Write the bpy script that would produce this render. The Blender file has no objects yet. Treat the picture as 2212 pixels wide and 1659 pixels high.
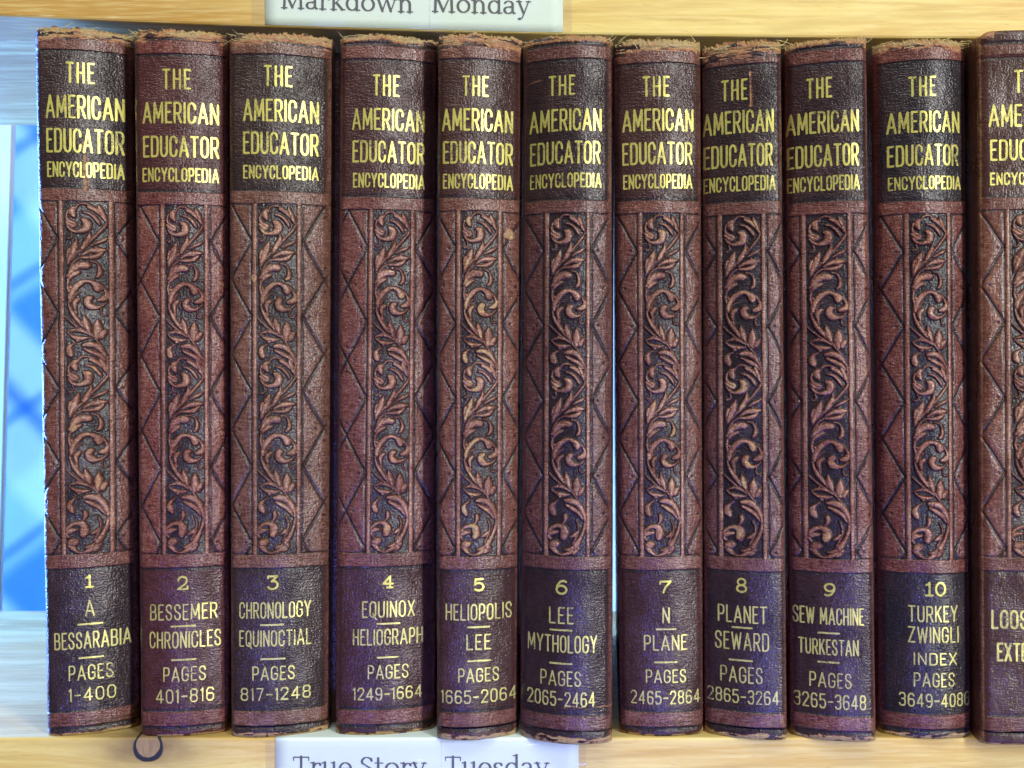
import bpy, math, random
import numpy as np

# ------------------------------------------------------------------ frame
S = 6.375            # picture units per millimetre on the plane of the spines
D = 450.0            # camera distance in mm
HZ = 777.0           # height of the horizon in the picture (0..1659)
CZ = (829.5 - HZ) / S
MM = 0.001
C = bpy.context.scene.collection
scene = bpy.context.scene

# camera ------------------------------------------------------------
cam = bpy.data.cameras.new('camera')
cam_ob = bpy.data.objects.new('camera', cam)
C.objects.link(cam_ob)
cam_ob.location = (0, -D * MM, CZ * MM)
cam_ob.rotation_euler = (math.radians(90), 0, 0)
cam.sensor_width = 36.0
cam.sensor_fit = 'HORIZONTAL'
cam.lens = 36.0 * D / (2212.0 / S)
cam.shift_y = -(829.5 - HZ) / 2212.0
cam.clip_start = 0.01
cam.clip_end = 50.0
cam.dof.use_dof = True
cam.dof.focus_distance = D * MM
cam.dof.aperture_fstop = 28.0
scene.camera = cam_ob

# world: the dim grey of the room behind the photographer --------------
w = bpy.data.worlds.new('World')
scene.world = w
w.use_nodes = True
w.node_tree.nodes['Background'].inputs[0].default_value = (0.88, 0.88, 0.88, 1)
w.node_tree.nodes['Background'].inputs[1].default_value = 0.07

# lamps ---------------------------------------------------------------
def area(name, loc, target, sx, sy, power, col, spread=180):
    l = bpy.data.lights.new(name, 'AREA')
    l.shape = 'RECTANGLE'; l.size = sx; l.size_y = sy
    l.energy = power; l.color = col
    l.spread = math.radians(spread)
    o = bpy.data.objects.new(name, l); C.objects.link(o)
    o.location = loc
    import mathutils
    d = mathutils.Vector(target) - mathutils.Vector(loc)
    o.rotation_euler = d.to_track_quat('-Z', 'Y').to_euler()
    return o
area('ceiling_light', (-0.10, -0.85, 1.40), (0, 0, 0), 1.5, 0.5, 17, (1.0, 0.99, 0.91))
area('right_window_light', (0.95, -1.45, 0.30), (0, 0, 0.02), 0.15, 1.1, 36, (0.98, 1.0, 0.97))
area('left_window_light', (-0.75, 0.20, 0.0), (0.0, 0.11, 0.0), 0.14, 0.5, 44, (0.115, 0.30, 1.0))
area('veil_fill_light', (0.02, -0.42, -0.42), (0.02, 0, -0.105), 0.34, 0.14, 0.23, (0.16, 0.19, 1.0), 34)  # added lamp without a real source, stands in for the blue lens veil
area('window_behind', (-0.05, 1.10, 0.05), (-0.05, 0.3, 0.0), 1.3, 0.9, 38, (0.82, 0.93, 1.0))

scene.view_settings.view_transform = 'Standard'
scene.view_settings.look = 'None'
scene.view_settings.exposure = 0.0
scene.view_settings.gamma = 1.0
scene.render.engine = 'CYCLES'
scene.cycles.use_denoising = True
scene.cycles.max_bounces = 6
scene.cycles.caustics_reflective = False
scene.cycles.caustics_refractive = False

# ------------------------------------------------------------------ helpers
def P(px, py, y):
    """picture point seen at depth y (mm) -> world x, z in mm"""
    k = (D + y) / D
    return (px - 1106.0) / S * k, CZ + (HZ - py) / S * k

_tabs = {}
def vnoise(x, z, sx, sz, seed):
    if seed not in _tabs:
        _tabs[seed] = np.random.RandomState(seed).rand(257, 257)
    t = _tabs[seed]
    X = np.asarray(x, float) / sx + 1000.37; Z = np.asarray(z, float) / sz + 1000.71
    xi = np.floor(X).astype(int); zi = np.floor(Z).astype(int)
    fx = X - xi; fz = Z - zi
    fx = fx * fx * (3 - 2 * fx); fz = fz * fz * (3 - 2 * fz)
    a = t[xi % 256, zi % 256]; b = t[(xi + 1) % 256, zi % 256]
    c = t[xi % 256, (zi + 1) % 256]; d = t[(xi + 1) % 256, (zi + 1) % 256]
    return (a * (1 - fx) + b * fx) * (1 - fz) + (c * (1 - fx) + d * fx) * fz
def fnoise(x, z, sx, sz, seed, o=3):
    v = 0; amp = 1; tot = 0
    for k in range(o):
        v = v + amp * vnoise(x, z, sx / 2 ** k, sz / 2 ** k, seed * 7 + k); tot += amp; amp *= 0.55
    return v / tot
def sstep(e0, e1, x):
    t = np.clip((x - e0) / (e1 - e0), 0, 1)
    return t * t * (3 - 2 * t)

def mesh_np(name, verts, faces_flat, loop_totals, smooth=True, attrs=None):
    """verts (n,3) in mm -> mesh in metres"""
    me = bpy.data.meshes.new(name)
    n = len(verts); me.vertices.add(n)
    me.vertices.foreach_set('co', (np.asarray(verts, dtype=np.float32) * MM).ravel())
    ff = np.asarray(faces_flat, dtype=np.int32); lt = np.asarray(loop_totals, dtype=np.int32)
    me.loops.add(len(ff)); me.loops.foreach_set('vertex_index', ff)
    me.polygons.add(len(lt))
    st = np.zeros(len(lt), dtype=np.int32); st[1:] = np.cumsum(lt)[:-1]
    me.polygons.foreach_set('loop_start', st)
    me.polygons.foreach_set('loop_total', lt)
    me.polygons.foreach_set('use_smooth', np.full(len(lt), smooth))
    me.update(calc_edges=True); me.validate()
    for k, v in (attrs or {}).items():
        a = me.attributes.new(k, 'FLOAT', 'POINT')
        a.data.foreach_set('value', np.asarray(v, dtype=np.float32))
    return me
def link(name, me, mat, parent=None):
    o = bpy.data.objects.new(name, me); C.objects.link(o)
    if mat is not None: me.materials.append(mat)
    if parent is not None: o.parent = parent
    return o
def tag(o, label=None, cat=None, group=None, kind=None):
    if label: o['label'] = label
    if cat: o['category'] = cat
    if group: o['group'] = group
    if kind: o['kind'] = kind
    return o
def empty(name, loc, rot=(0, 0, 0)):
    o = bpy.data.objects.new(name, None); C.objects.link(o)
    o.location = [v * MM for v in loc]; o.rotation_euler = rot
    o.empty_display_size = 0.01
    return o
def pyd(name, verts, faces, mat, parent=None, smooth=False):
    ff = [i for f in faces for i in f]
    return link(name, mesh_np(name, np.array(verts, float), ff, [len(f) for f in faces], smooth), mat, parent)
def box_pts(x0, x1, y0, y1, z0, z1):
    v = [(x, y, z) for z in (z0, z1) for y in (y0, y1) for x in (x0, x1)]
    f = [(0, 2, 3, 1), (4, 5, 7, 6), (0, 1, 5, 4), (1, 3, 7, 5), (3, 2, 6, 7), (2, 0, 4, 6)]
    return v, f

# ------------------------------------------------------------------ materials
class NT:
    def __init__(self, name):
        self.m = bpy.data.materials.new(name); self.m.use_nodes = True
        self.t = self.m.node_tree; self.t.nodes.clear()
        self.out = self.t.nodes.new('ShaderNodeOutputMaterial')
    def n(self, kind, **kw):
        nd = self.t.nodes.new(kind)
        for k, v in kw.items(): setattr(nd, k, v)
        return nd
    def l(self, a, b): self.t.links.new(a, b)
    def put(self, sock, v):
        if isinstance(v, bpy.types.NodeSocket): self.l(v, sock)
        else: sock.default_value = v
    def math(self, op, a, b=None, c=None, clamp=False):
        nd = self.n('ShaderNodeMath', operation=op, use_clamp=clamp)
        self.put(nd.inputs[0], a)
        if b is not None: self.put(nd.inputs[1], b)
        if c is not None: self.put(nd.inputs[2], c)
        return nd.outputs[0]
    def mix(self, f, a, b, mode='MIX'):
        nd = self.n('ShaderNodeMix', data_type='RGBA', blend_type=mode, clamp_factor=True)
        self.put(nd.inputs[0], f)
        self.put(nd.inputs[6], a if isinstance(a, bpy.types.NodeSocket) else (*a, 1))
        self.put(nd.inputs[7], b if isinstance(b, bpy.types.NodeSocket) else (*b, 1))
        return nd.outputs[2]
    def coords(self, scale, off=(0, 0, 0), rot=(0, 0, 0)):
        if not hasattr(self, 'tc'): self.tc = self.n('ShaderNodeTexCoord').outputs['Object']
        mp = self.n('ShaderNodeMapping')
        mp.inputs['Location'].default_value = off; mp.inputs['Scale'].default_value = scale
        mp.inputs['Rotation'].default_value = rot
        self.l(self.tc, mp.inputs[0]); return mp.outputs[0]
    def noise(self, vec, scale=1.0, detail=3, rough=0.55, dist=0.0):
        nd = self.n('ShaderNodeTexNoise'); self.l(vec, nd.inputs['Vector'])
        nd.inputs['Scale'].default_value = scale; nd.inputs['Detail'].default_value = detail
        nd.inputs['Roughness'].default_value = rough; nd.inputs['Distortion'].default_value = dist
        return nd.outputs[0]
    def ramp(self, f, e0, e1):
        nd = self.n('ShaderNodeMapRange', interpolation_type='SMOOTHSTEP')
        self.put(nd.inputs[0], f); nd.inputs[1].default_value = e0; nd.inputs[2].default_value = e1
        return nd.outputs[0]
    def attr(self, name):
        nd = self.n('ShaderNodeAttribute', attribute_name=name); return nd.outputs['Fac']
    def bump(self, h, strength, dist, prev=None):
        nd = self.n('ShaderNodeBump'); nd.inputs['Strength'].default_value = strength
        nd.inputs['Distance'].default_value = dist; self.l(h, nd.inputs['Height'])
        if prev is not None: self.l(prev, nd.inputs['Normal'])
        return nd.outputs[0]
    def bsdf(self, base, rough, normal=None, metal=0.0, spec=0.5):
        b = self.n('ShaderNodeBsdfPrincipled')
        self.put(b.inputs['Base Color'], base if isinstance(base, bpy.types.NodeSocket) else (*base, 1))
        self.put(b.inputs['Roughness'], rough); self.put(b.inputs['Metallic'], metal)
        self.put(b.inputs['Specular IOR Level'], spec)
        if normal is not None: self.l(normal, b.inputs['Normal'])
        self.l(b.outputs[0], self.out.inputs[0])
        return b

def leather(name, glaze, red, seed, weave=1.0, grain=1.0, sheen=0.46, tan_=(0.29, 0.138, 0.085)):
    T = NT(name)
    o = (seed * 0.37, seed * 0.11, seed * 0.23)
    pig = T.attr('pig'); wear = T.attr('wear')
    cloud = T.noise(T.coords((90, 90, 60), o), 1, 4, 0.6)
    fine = T.noise(T.coords((1500, 900, 2600), o), 1, 2, 0.6)
    p = T.math('ADD', pig, T.math('MULTIPLY', T.math('SUBTRACT', cloud, 0.5), 0.55))
    p = T.math('ADD', p, T.math('MULTIPLY', T.math('SUBTRACT', fine, 0.5), 0.45), clamp=True)
    base = T.mix(p, glaze, red)
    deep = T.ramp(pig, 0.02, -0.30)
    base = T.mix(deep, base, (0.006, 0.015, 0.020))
    rub = T.math('MULTIPLY', T.ramp(T.math('ADD', pig, T.math('MULTIPLY', T.math('SUBTRACT', fine, 0.5), 0.5)), 0.90, 1.32), T.math('ADD', 0.35, T.math('MULTIPLY', T.ramp(cloud, 0.40, 0.62), 0.6)))
    base = T.mix(rub, base, tan_)
    # scuffed fibres: rust first, bare canvas where worn through
    wn = T.math('ADD', wear, T.math('MULTIPLY', T.math('SUBTRACT', T.noise(T.coords((700, 500, 1500), o), 1, 4, 0.7), 0.5), 0.9))
    base = T.mix(T.ramp(wn, 0.30, 0.62), base, (0.31, 0.132, 0.058))
    canv = T.mix(T.noise(T.coords((1400, 400, 2200), o), 1, 3, 0.6), (0.13, 0.07, 0.03), (0.50, 0.38, 0.17))
    base = T.mix(T.ramp(wn, 0.58, 0.80), base, canv)
    # tan specks painted into the colour as highlights sparkling on the grain
    glint = T.ramp(T.math('ADD', fine, T.math('MULTIPLY', pig, 0.10)), 0.70, 0.84)
    base = T.mix(T.math('MULTIPLY', glint, 0.45), base, (0.42, 0.24, 0.17))
    thr = T.noise(T.coords((420, 300, 2100), o), 1, 2, 0.5)
    thv = T.noise(T.coords((1900, 800, 300), o), 1, 2, 0.5)
    fl = T.math('ADD', T.math('ADD', T.math('MULTIPLY', thr, 0.9), T.math('MULTIPLY', thv, 0.5)), T.math('MULTIPLY', fine, 0.7))
    fl = T.ramp(fl, 0.75, 1.35)
    base = T.mix(T.math('MULTIPLY', T.math('MULTIPLY', fl, 0.13 * weave), T.ramp(pig, 0.2, 0.9)), base, (0.50, 0.34, 0.26))
    dk = T.n('ShaderNodeMix', data_type='RGBA', blend_type='MULTIPLY'); dk.inputs[0].default_value = 1.0
    T.l(base, dk.inputs[6]); cv = T.n('ShaderNodeCombineColor')
    fv = T.math('ADD', 0.78, T.math('MULTIPLY', fl, 0.42))
    for q in range(3): T.l(fv, cv.inputs[q])
    T.l(cv.outputs[0], dk.inputs[7]); base = dk.outputs[2]
    # leather pebbles, horizontal linen threads
    vo = T.n('ShaderNodeTexVoronoi', feature='SMOOTH_F1'); T.l(T.coords((1900, 1100, 2300), o), vo.inputs['Vector'])
    vo.inputs['Scale'].default_value = 0.8; vo.inputs['Smoothness'].default_value = 0.6
    peb = T.math('MULTIPLY', T.math('SUBTRACT', 1.0, vo.outputs['Distance']), grain)
    wv = T.math('MULTIPLY', T.math('ADD', thr, T.math('MULTIPLY', thv, 0.5)), weave)
    nb = T.bump(T.math('ADD', T.math('MULTIPLY', peb, 0.6), wv), 1.0, 0.00025)
    nb = T.bump(T.noise(T.coords((260, 260, 200), o), 1, 4, 0.6), 0.16, 0.0006, nb)
    r = T.math('ADD', 0.18, T.math('MULTIPLY', cloud, 0.22))
    r = T.math('ADD', r, T.math('MULTIPLY', T.ramp(wn, 0.3, 0.7), 0.3))
    T.bsdf(base, r, nb, 0.0, T.math('MULTIPLY', T.math('MULTIPLY', sheen, T.math('SUBTRACT', 1.0, T.math('MULTIPLY', deep, 0.88))), T.math('ADD', 0.40, T.math('MULTIPLY', T.ramp(cloud, 0.3, 0.7), 1.1))))
    return T.m

def gold_mat(name, seed, col=(0.62, 0.555, 0.135), under=(0.10, 0.075, 0.07), worn=0.37):
    T = NT(name); o = (seed * 0.31, 0, seed * 0.17)
    n1 = T.noise(T.coords((1500, 500, 2600), o), 1, 3, 0.65)
    n2 = T.noise(T.coords((120, 100, 120), o), 1, 3, 0.6)
    f = T.ramp(T.math('ADD', n1, T.math('MULTIPLY', T.math('SUBTRACT', n2, 0.5), 0.75)), worn + 0.16, worn + 0.36)
    tone = T.mix(T.noise(T.coords((600, 500, 900), o), 1, 2), tuple(c * 0.80 for c in col), tuple(min(1, c * 1.15) for c in col))
    base = T.mix(T.math('MULTIPLY', f, 0.8), tone, under)
    nb = T.bump(n1, 0.5, 0.0001)
    T.bsdf(base, 0.36, nb, 0.40, 0.5)
    return T.m

def wood_mat(name, knot=None, amber=0.6, side=False):
    T = NT(name)
    tc = T.coords((1, 1, 1)); sep = T.n('ShaderNodeSeparateXYZ'); T.l(tc, sep.inputs[0])
    x, y, z = sep.outputs
    zz = z
    if knot:
        dx = T.math('SUBTRACT', x, knot[0] * MM); dz = T.math('SUBTRACT', z, knot[1] * MM)
        # grain lines part around the knot
        rx = T.math('DIVIDE', dx, 0.017); rz = T.math('DIVIDE', dz, 0.0075)
        g = T.math('EXPONENT', T.math('MULTIPLY', T.math('ADD', T.math('MULTIPLY', rx, rx), T.math('MULTIPLY', rz, rz)), -1.0))
        zz = T.math('SUBTRACT', z, T.math('MULTIPLY', g, T.math('MULTIPLY', dz, 0.9)))
    cb = T.n('ShaderNodeCombineXYZ'); T.l(x, cb.inputs[0]); T.l(zz, cb.inputs[2]); T.l(y, cb.inputs[1])
    def co(sc, off=(0, 0, 0), rot=(0, 0, 0)):
        mp = T.n('ShaderNodeMapping'); mp.inputs['Scale'].default_value = sc; mp.inputs['Location'].default_value = off
        mp.inputs['Rotation'].default_value = rot
        T.l(cb.outputs[0], mp.inputs[0]); return mp.outputs[0]
    s = 5.0 if side else 1.0
    broad = T.noise(co((7, 60 * s, 75), (1.3, 0, 2.0)), 1, 4, 0.55, 0.6)
    streak = T.noise(co((12, 170, 230), (4.1, 1, 0), (0, math.radians(1.2), 0)), 1, 4, 0.6, 0.5)
    fib = T.noise(co((45, 500, 900)), 1, 3, 0.6)
    dash = T.noise(co((55, 300, 520), (7, 3, 1)), 1, 2, 0.5)
    base = T.mix(T.ramp(broad, 0.36, 0.66), (0.70, 0.555, 0.20), (0.56, 0.37, 0.10))
    if amber > 0:
        # the heartwood at the left end is darker amber
        left = T.math('SUBTRACT', 1.0, T.ramp(x, -0.115, -0.055))
        am = T.math('MULTIPLY', left, T.ramp(broad, 0.30, 0.52))
        base = T.mix(T.math('MULTIPLY', am, amber), base, (0.44, 0.24, 0.055))
    base = T.mix(T.math('MULTIPLY', T.ramp(streak, 0.52, 0.70), 0.55), base, (0.45, 0.27, 0.075))
    base = T.mix(T.math('MULTIPLY', T.ramp(fib, 0.42, 0.68), 0.34), base, (0.82, 0.70, 0.33))
    base = T.mix(T.math('MULTIPLY', T.ramp(dash, 0.70, 0.80), 0.5), base, (0.86, 0.76, 0.45))
    if knot:
        nz = T.math('MULTIPLY', T.math('SUBTRACT', T.noise(co((220, 220, 220)), 1, 2), 0.5), 0.0022)
        r = T.math('ADD', T.math('SQRT', T.math('ADD', T.math('MULTIPLY', dx, dx), T.math('MULTIPLY', dz, dz))), nz)
        halo = T.math('MULTIPLY', g, 1.05)
        base = T.mix(T.math('MULTIPLY', halo, T.math('ADD', 0.45, T.noise(co((120, 300, 420)), 1, 3))), base, (0.17, 0.105, 0.05))
        core = T.mix(T.noise(co((900, 900, 900)), 1, 3), (0.16, 0.095, 0.05), (0.40, 0.29, 0.16))
        base = T.mix(T.math('SUBTRACT', 1.0, T.ramp(r, 0.0042, 0.0046)), base, core)
        wd = T.math('ADD', 0.00055, T.math('MULTIPLY', T.ramp(dz, 0.001, -0.004), 0.0005))
        ring = T.math('SUBTRACT', 1.0, T.math('DIVIDE', T.math('ABSOLUTE', T.math('SUBTRACT', r, 0.0047)), wd), clamp=True)
        base = T.mix(T.ramp(ring, 0.0, 0.45), base, (0.018, 0.020, 0.028))
    zr = T.math('ADD', T.math('MULTIPLY', zz, 330), T.math('MULTIPLY', x, -26))
    zr = T.math('ADD', zr, T.math('MULTIPLY', T.noise(co((9, 30, 40), (2, 5, 9)), 1, 3, 0.5), 7.0))
    ln = T.math('POWER', T.math('ABSOLUTE', T.math('SINE', zr)), 14)
    ln = T.math('MULTIPLY', ln, T.ramp(T.noise(co((14, 60, 90), (8, 1, 4)), 1, 2), 0.42, 0.62))
    base = T.mix(T.math('MULTIPLY', ln, 0.34), base, (0.40, 0.25, 0.075))
    pore = T.ramp(T.noise(co((160, 600, 2200), (3, 3, 3)), 1, 2, 0.6), 0.62, 0.74)
    base = T.mix(T.math('MULTIPLY', pore, 0.45), base, (0.38, 0.24, 0.08))
    h = T.math('ADD', T.math('MULTIPLY', fib, 0.6), T.math('MULTIPLY', streak, 0.6))
    nb = T.bump(h, 0.45, 0.00025)
    T.bsdf(base, T.math('ADD', 0.42, T.math('MULTIPLY', fib, 0.2)), nb, 0, 0.35)
    return T.m

def simple(name, col, rough, var=0.12, scale=(300, 300, 300), spec=0.4, bump=0.0):
    T = NT(name)
    n = T.noise(T.coords(scale), 1, 4, 0.6)
    base = T.mix(n, tuple(c * (1 - var) for c in col), tuple(min(1, c * (1 + var)) for c in col))
    nb = T.bump(n, bump, 0.0003) if bump else None
    T.bsdf(base, rough, nb, 0, spec)
    return T.m

M_pages = simple('aged_paper_edges', (0.62, 0.52, 0.34), 0.8, 0.25, (120, 60, 8), 0.2, 0.3)
M_ground = simple('inner_canvas', (0.30, 0.20, 0.09), 0.9, 0.3)
M_thread = simple('loose_canvas_thread', (0.56, 0.44, 0.21), 0.85, 0.35, (500, 500, 500), 0.15)
M_paper = simple('white_sign_paper', (0.68, 0.82, 0.80), 0.65, 0.025, (60, 60, 60), 0.3)
M_ink = simple('printed_ink', (0.035, 0.045, 0.075), 0.6, 0.1)
M_white = simple('white_paint', (0.80, 0.82, 0.84), 0.5, 0.04)

def tape_mat():
    T = NT('clear_tape')
    g = T.n('ShaderNodeBsdfGlossy'); g.inputs['Roughness'].default_value = 0.16
    nb = T.bump(T.noise(T.coords((60, 60, 240)), 1, 2), 0.5, 0.0008); T.l(nb, g.inputs['Normal'])
    t = T.n('ShaderNodeBsdfTransparent'); t.inputs[0].default_value = (0.97, 0.96, 0.93, 1)
    d = T.n('ShaderNodeBsdfDiffuse'); d.inputs[0].default_value = (0.75, 0.72, 0.62, 1)
    m1 = T.n('ShaderNodeMixShader'); m1.inputs[0].default_value = 0.10
    T.l(t.outputs[0], m1.inputs[1]); T.l(d.outputs[0], m1.inputs[2])
    m = T.n('ShaderNodeMixShader'); m.inputs[0].default_value = 0.045
    T.l(m1.outputs[0], m.inputs[1]); T.l(g.outputs[0], m.inputs[2]); T.l(m.outputs[0], T.out.inputs[0])
    return T.m
M_tape = tape_mat()

def curtain_mat():
    T = NT('blue_plaid_cloth')
    def band(rot, scale, w, off):
        v = T.coords((scale, scale, scale), (off, 0, off * 0.3), (0, rot, 0))
        s = T.n('ShaderNodeSeparateXYZ'); T.l(v, s.inputs[0])
        f = T.math('FRACT', s.outputs[0])
        return T.ramp(T.math('ABSOLUTE', T.math('SUBTRACT', f, 0.5)), w + 0.05, w - 0.05)
    base = T.mix(T.noise(T.coords((14, 14, 9)), 1, 3), (0.34, 0.58, 0.86), (0.58, 0.76, 0.90))
    base = T.mix(T.math('MULTIPLY', band(math.radians(40), 9, 0.20, 0.15), 0.75), base, (0.09, 0.36, 0.88))
    base = T.mix(T.math('MULTIPLY', band(math.radians(-52), 8, 0.16, 0.4), 0.6), base, (0.55, 0.80, 0.98))
    base = T.mix(T.math('MULTIPLY', band(math.radians(40), 9, 0.035, 0.62), 0.6), base, (0.03, 0.22, 0.75))
    base = T.mix(T.math('MULTIPLY', band(math.radians(-52), 16, 0.05, 0.1), 0.45), base, (0.03, 0.24, 0.85))
    sx_ = T.n('ShaderNodeSeparateXYZ'); T.l(T.coords((1, 1, 1)), sx_.inputs[0])
    base = T.mix(T.math('MULTIPLY', T.ramp(sx_.outputs[0], -0.10, 0.02), 0.8), base, (0.66, 0.76, 0.90))
    tr = T.n('ShaderNodeBsdfTranslucent'); T.l(base, tr.inputs[0])
    df = T.n('ShaderNodeBsdfDiffuse'); T.l(base, df.inputs[0])
    m = T.n('ShaderNodeMixShader'); m.inputs[0].default_value = 0.35
    T.l(tr.outputs[0], m.inputs[1]); T.l(df.outputs[0], m.inputs[2]); T.l(m.outputs[0], T.out.inputs[0])
    return T.m

# ------------------------------------------------------------------ shelves
YB, YT, BACK = 1.0, 12.0, 228.0
ZS = CZ + (HZ - 1595.0) / S * (D + 0.0) / D       # top surface of the lower board
def board(name, zfun, top_side, yf, thick, mat, label):
    xs = np.linspace(-420, 420, 85)
    prof = []
    r = 0.9
    # cross-section (y, dz): dz measured from the visible edge into the board
    sec = [(BACK, 0), (yf + r, 0), (yf + r * 0.3, r * 0.3), (yf, r), (yf, thick - r), (yf + r * 0.3, thick - r * 0.3), (yf + r, thick), (BACK, thick)]
    v = []; f = []
    for x in xs:
        z0 = zfun(x)
        for (yy, dz) in sec: v.append((x, yy, z0 + (dz if top_side else -dz)))
    m = len(sec)
    for i in range(len(xs) - 1):
        for j in range(m):
            a = i * m + j; b = i * m + (j + 1) % m
            q = (a, b, b + m, a + m)
            f.append(q if not top_side else q[::-1])
    f.append(tuple(range(m)) if top_side else tuple(range(m))[::-1])
    e = (len(xs) - 1) * m
    f.append(tuple(e + k for k in range(m))[::-1] if top_side else tuple(e + k for k in range(m)))
    return tag(pyd(name, v, f, mat), label, 'shelf')
tp = np.array([(-700, 0), (0, 35), (280, 47), (573, 57.5), (928, 67), (1240, 75), (1600, 79.5), (1890, 82), (2212, 84), (3000, 88)], float)
tX = (tp[:, 0] - 1106) / S * (D + YT) / D; tZ = CZ + (HZ - tp[:, 1]) / S * (D + YT) / D
_c = np.polyfit(tX[1:-1], tZ[1:-1], 3)
def z_top(x):
    x = np.clip(x, -185, 185); return float(np.polyval(_c, x))
knot = P(320, 1611, YB)
M_wood_top = wood_mat('pine_board', None, 0.85)
M_wood_low = wood_mat('knotty_pine_board', knot, 0.0)
board('shelf_board', z_top, True, YT, 40, M_wood_top, 'upper pine shelf board above the books, amber streaks at its left end')
board('shelf_board', lambda x: ZS, False, YB, 40, M_wood_low, 'lower pine shelf board the books stand on, dark ringed knot in its edge')

# blue cloth and white post behind the open back of the shelves
def curtain():
    xs = np.linspace(-620, 620, 160); zs = np.linspace(-420, 480, 40)
    X, Z = np.meshgrid(xs, zs, indexing='ij')
    Y = 345 + 6 * np.sin(X * 0.045) + 3 * np.sin(X * 0.11 + 1) + 2 * np.sin(Z * 0.02)
    V = np.stack([X, Y, Z], -1).reshape(-1, 3); m = len(zs); F = []
    for i in range(len(xs) - 1):
        for j in range(m - 1):
            a = i * m + j; F.append((a, a + m, a + m + 1, a + 1))
    o = pyd('plaid_curtain', V, F, curtain_mat(), None, True)
    md = o.modifiers.new('thickness', 'SOLIDIFY'); md.thickness = 0.0006
    return tag(o, 'sky blue plaid cloth hanging behind the open shelf, left of the books', 'curtain')
curtain()
xp0, _ = P(-75, 800, 300); xp1, _ = P(17, 800, 300)
v, f = box_pts(xp0, xp1, 300, 304, -420, 480)
post = pyd('white_post', v, f, M_white)
post.rotation_euler[1] = math.radians(1.6)
bv = post.modifiers.new('bevel', 'BEVEL'); bv.width = 0.002; bv.segments = 2
tag(post, 'white post at the far left edge in front of the blue cloth', 'post')

# ------------------------------------------------------------------ stroke lettering
def arc(cx, cy, rx, ry, a0, a1, n=10):
    return [(cx + rx * math.cos(math.radians(a0 + (a1 - a0) * k / n)), cy + ry * math.sin(math.radians(a0 + (a1 - a0) * k / n))) for k in range(n + 1)]
RY = 0.24
O_ = arc(.5, 1 - RY, .5, RY, 0, 180) + arc(.5, RY, .5, RY, 180, 360) + [(1, 1 - RY)]
C_ = arc(.5, 1 - RY, .5, RY, 0, 180) + arc(.5, RY, .5, RY, 180, 360)
C_ = [(1, .70)] + C_ + [(1, .30)]
S_ = [(.97, .76)] + arc(.5, .80, .48, .20, 0, 180, 9) + [(.02, .72), (.2, .57), (.8, .43), (.98, .28)] + arc(.5, .20, .48, .20, 360, 180, 9) + [(.0, .26)]
def bump_r(y0, y1, x1=1.0, c=.16):
    h = y1 - y0; c = min(c, h / 2)
    return [(0, y1), (x1 - .4, y1)] + arc(x1 - .4, y1 - c, .4, c, 90, 0, 6) + arc(x1 - .4, y0 + c, .4, c, 0, -90, 6) + [(0, y0)]
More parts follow.
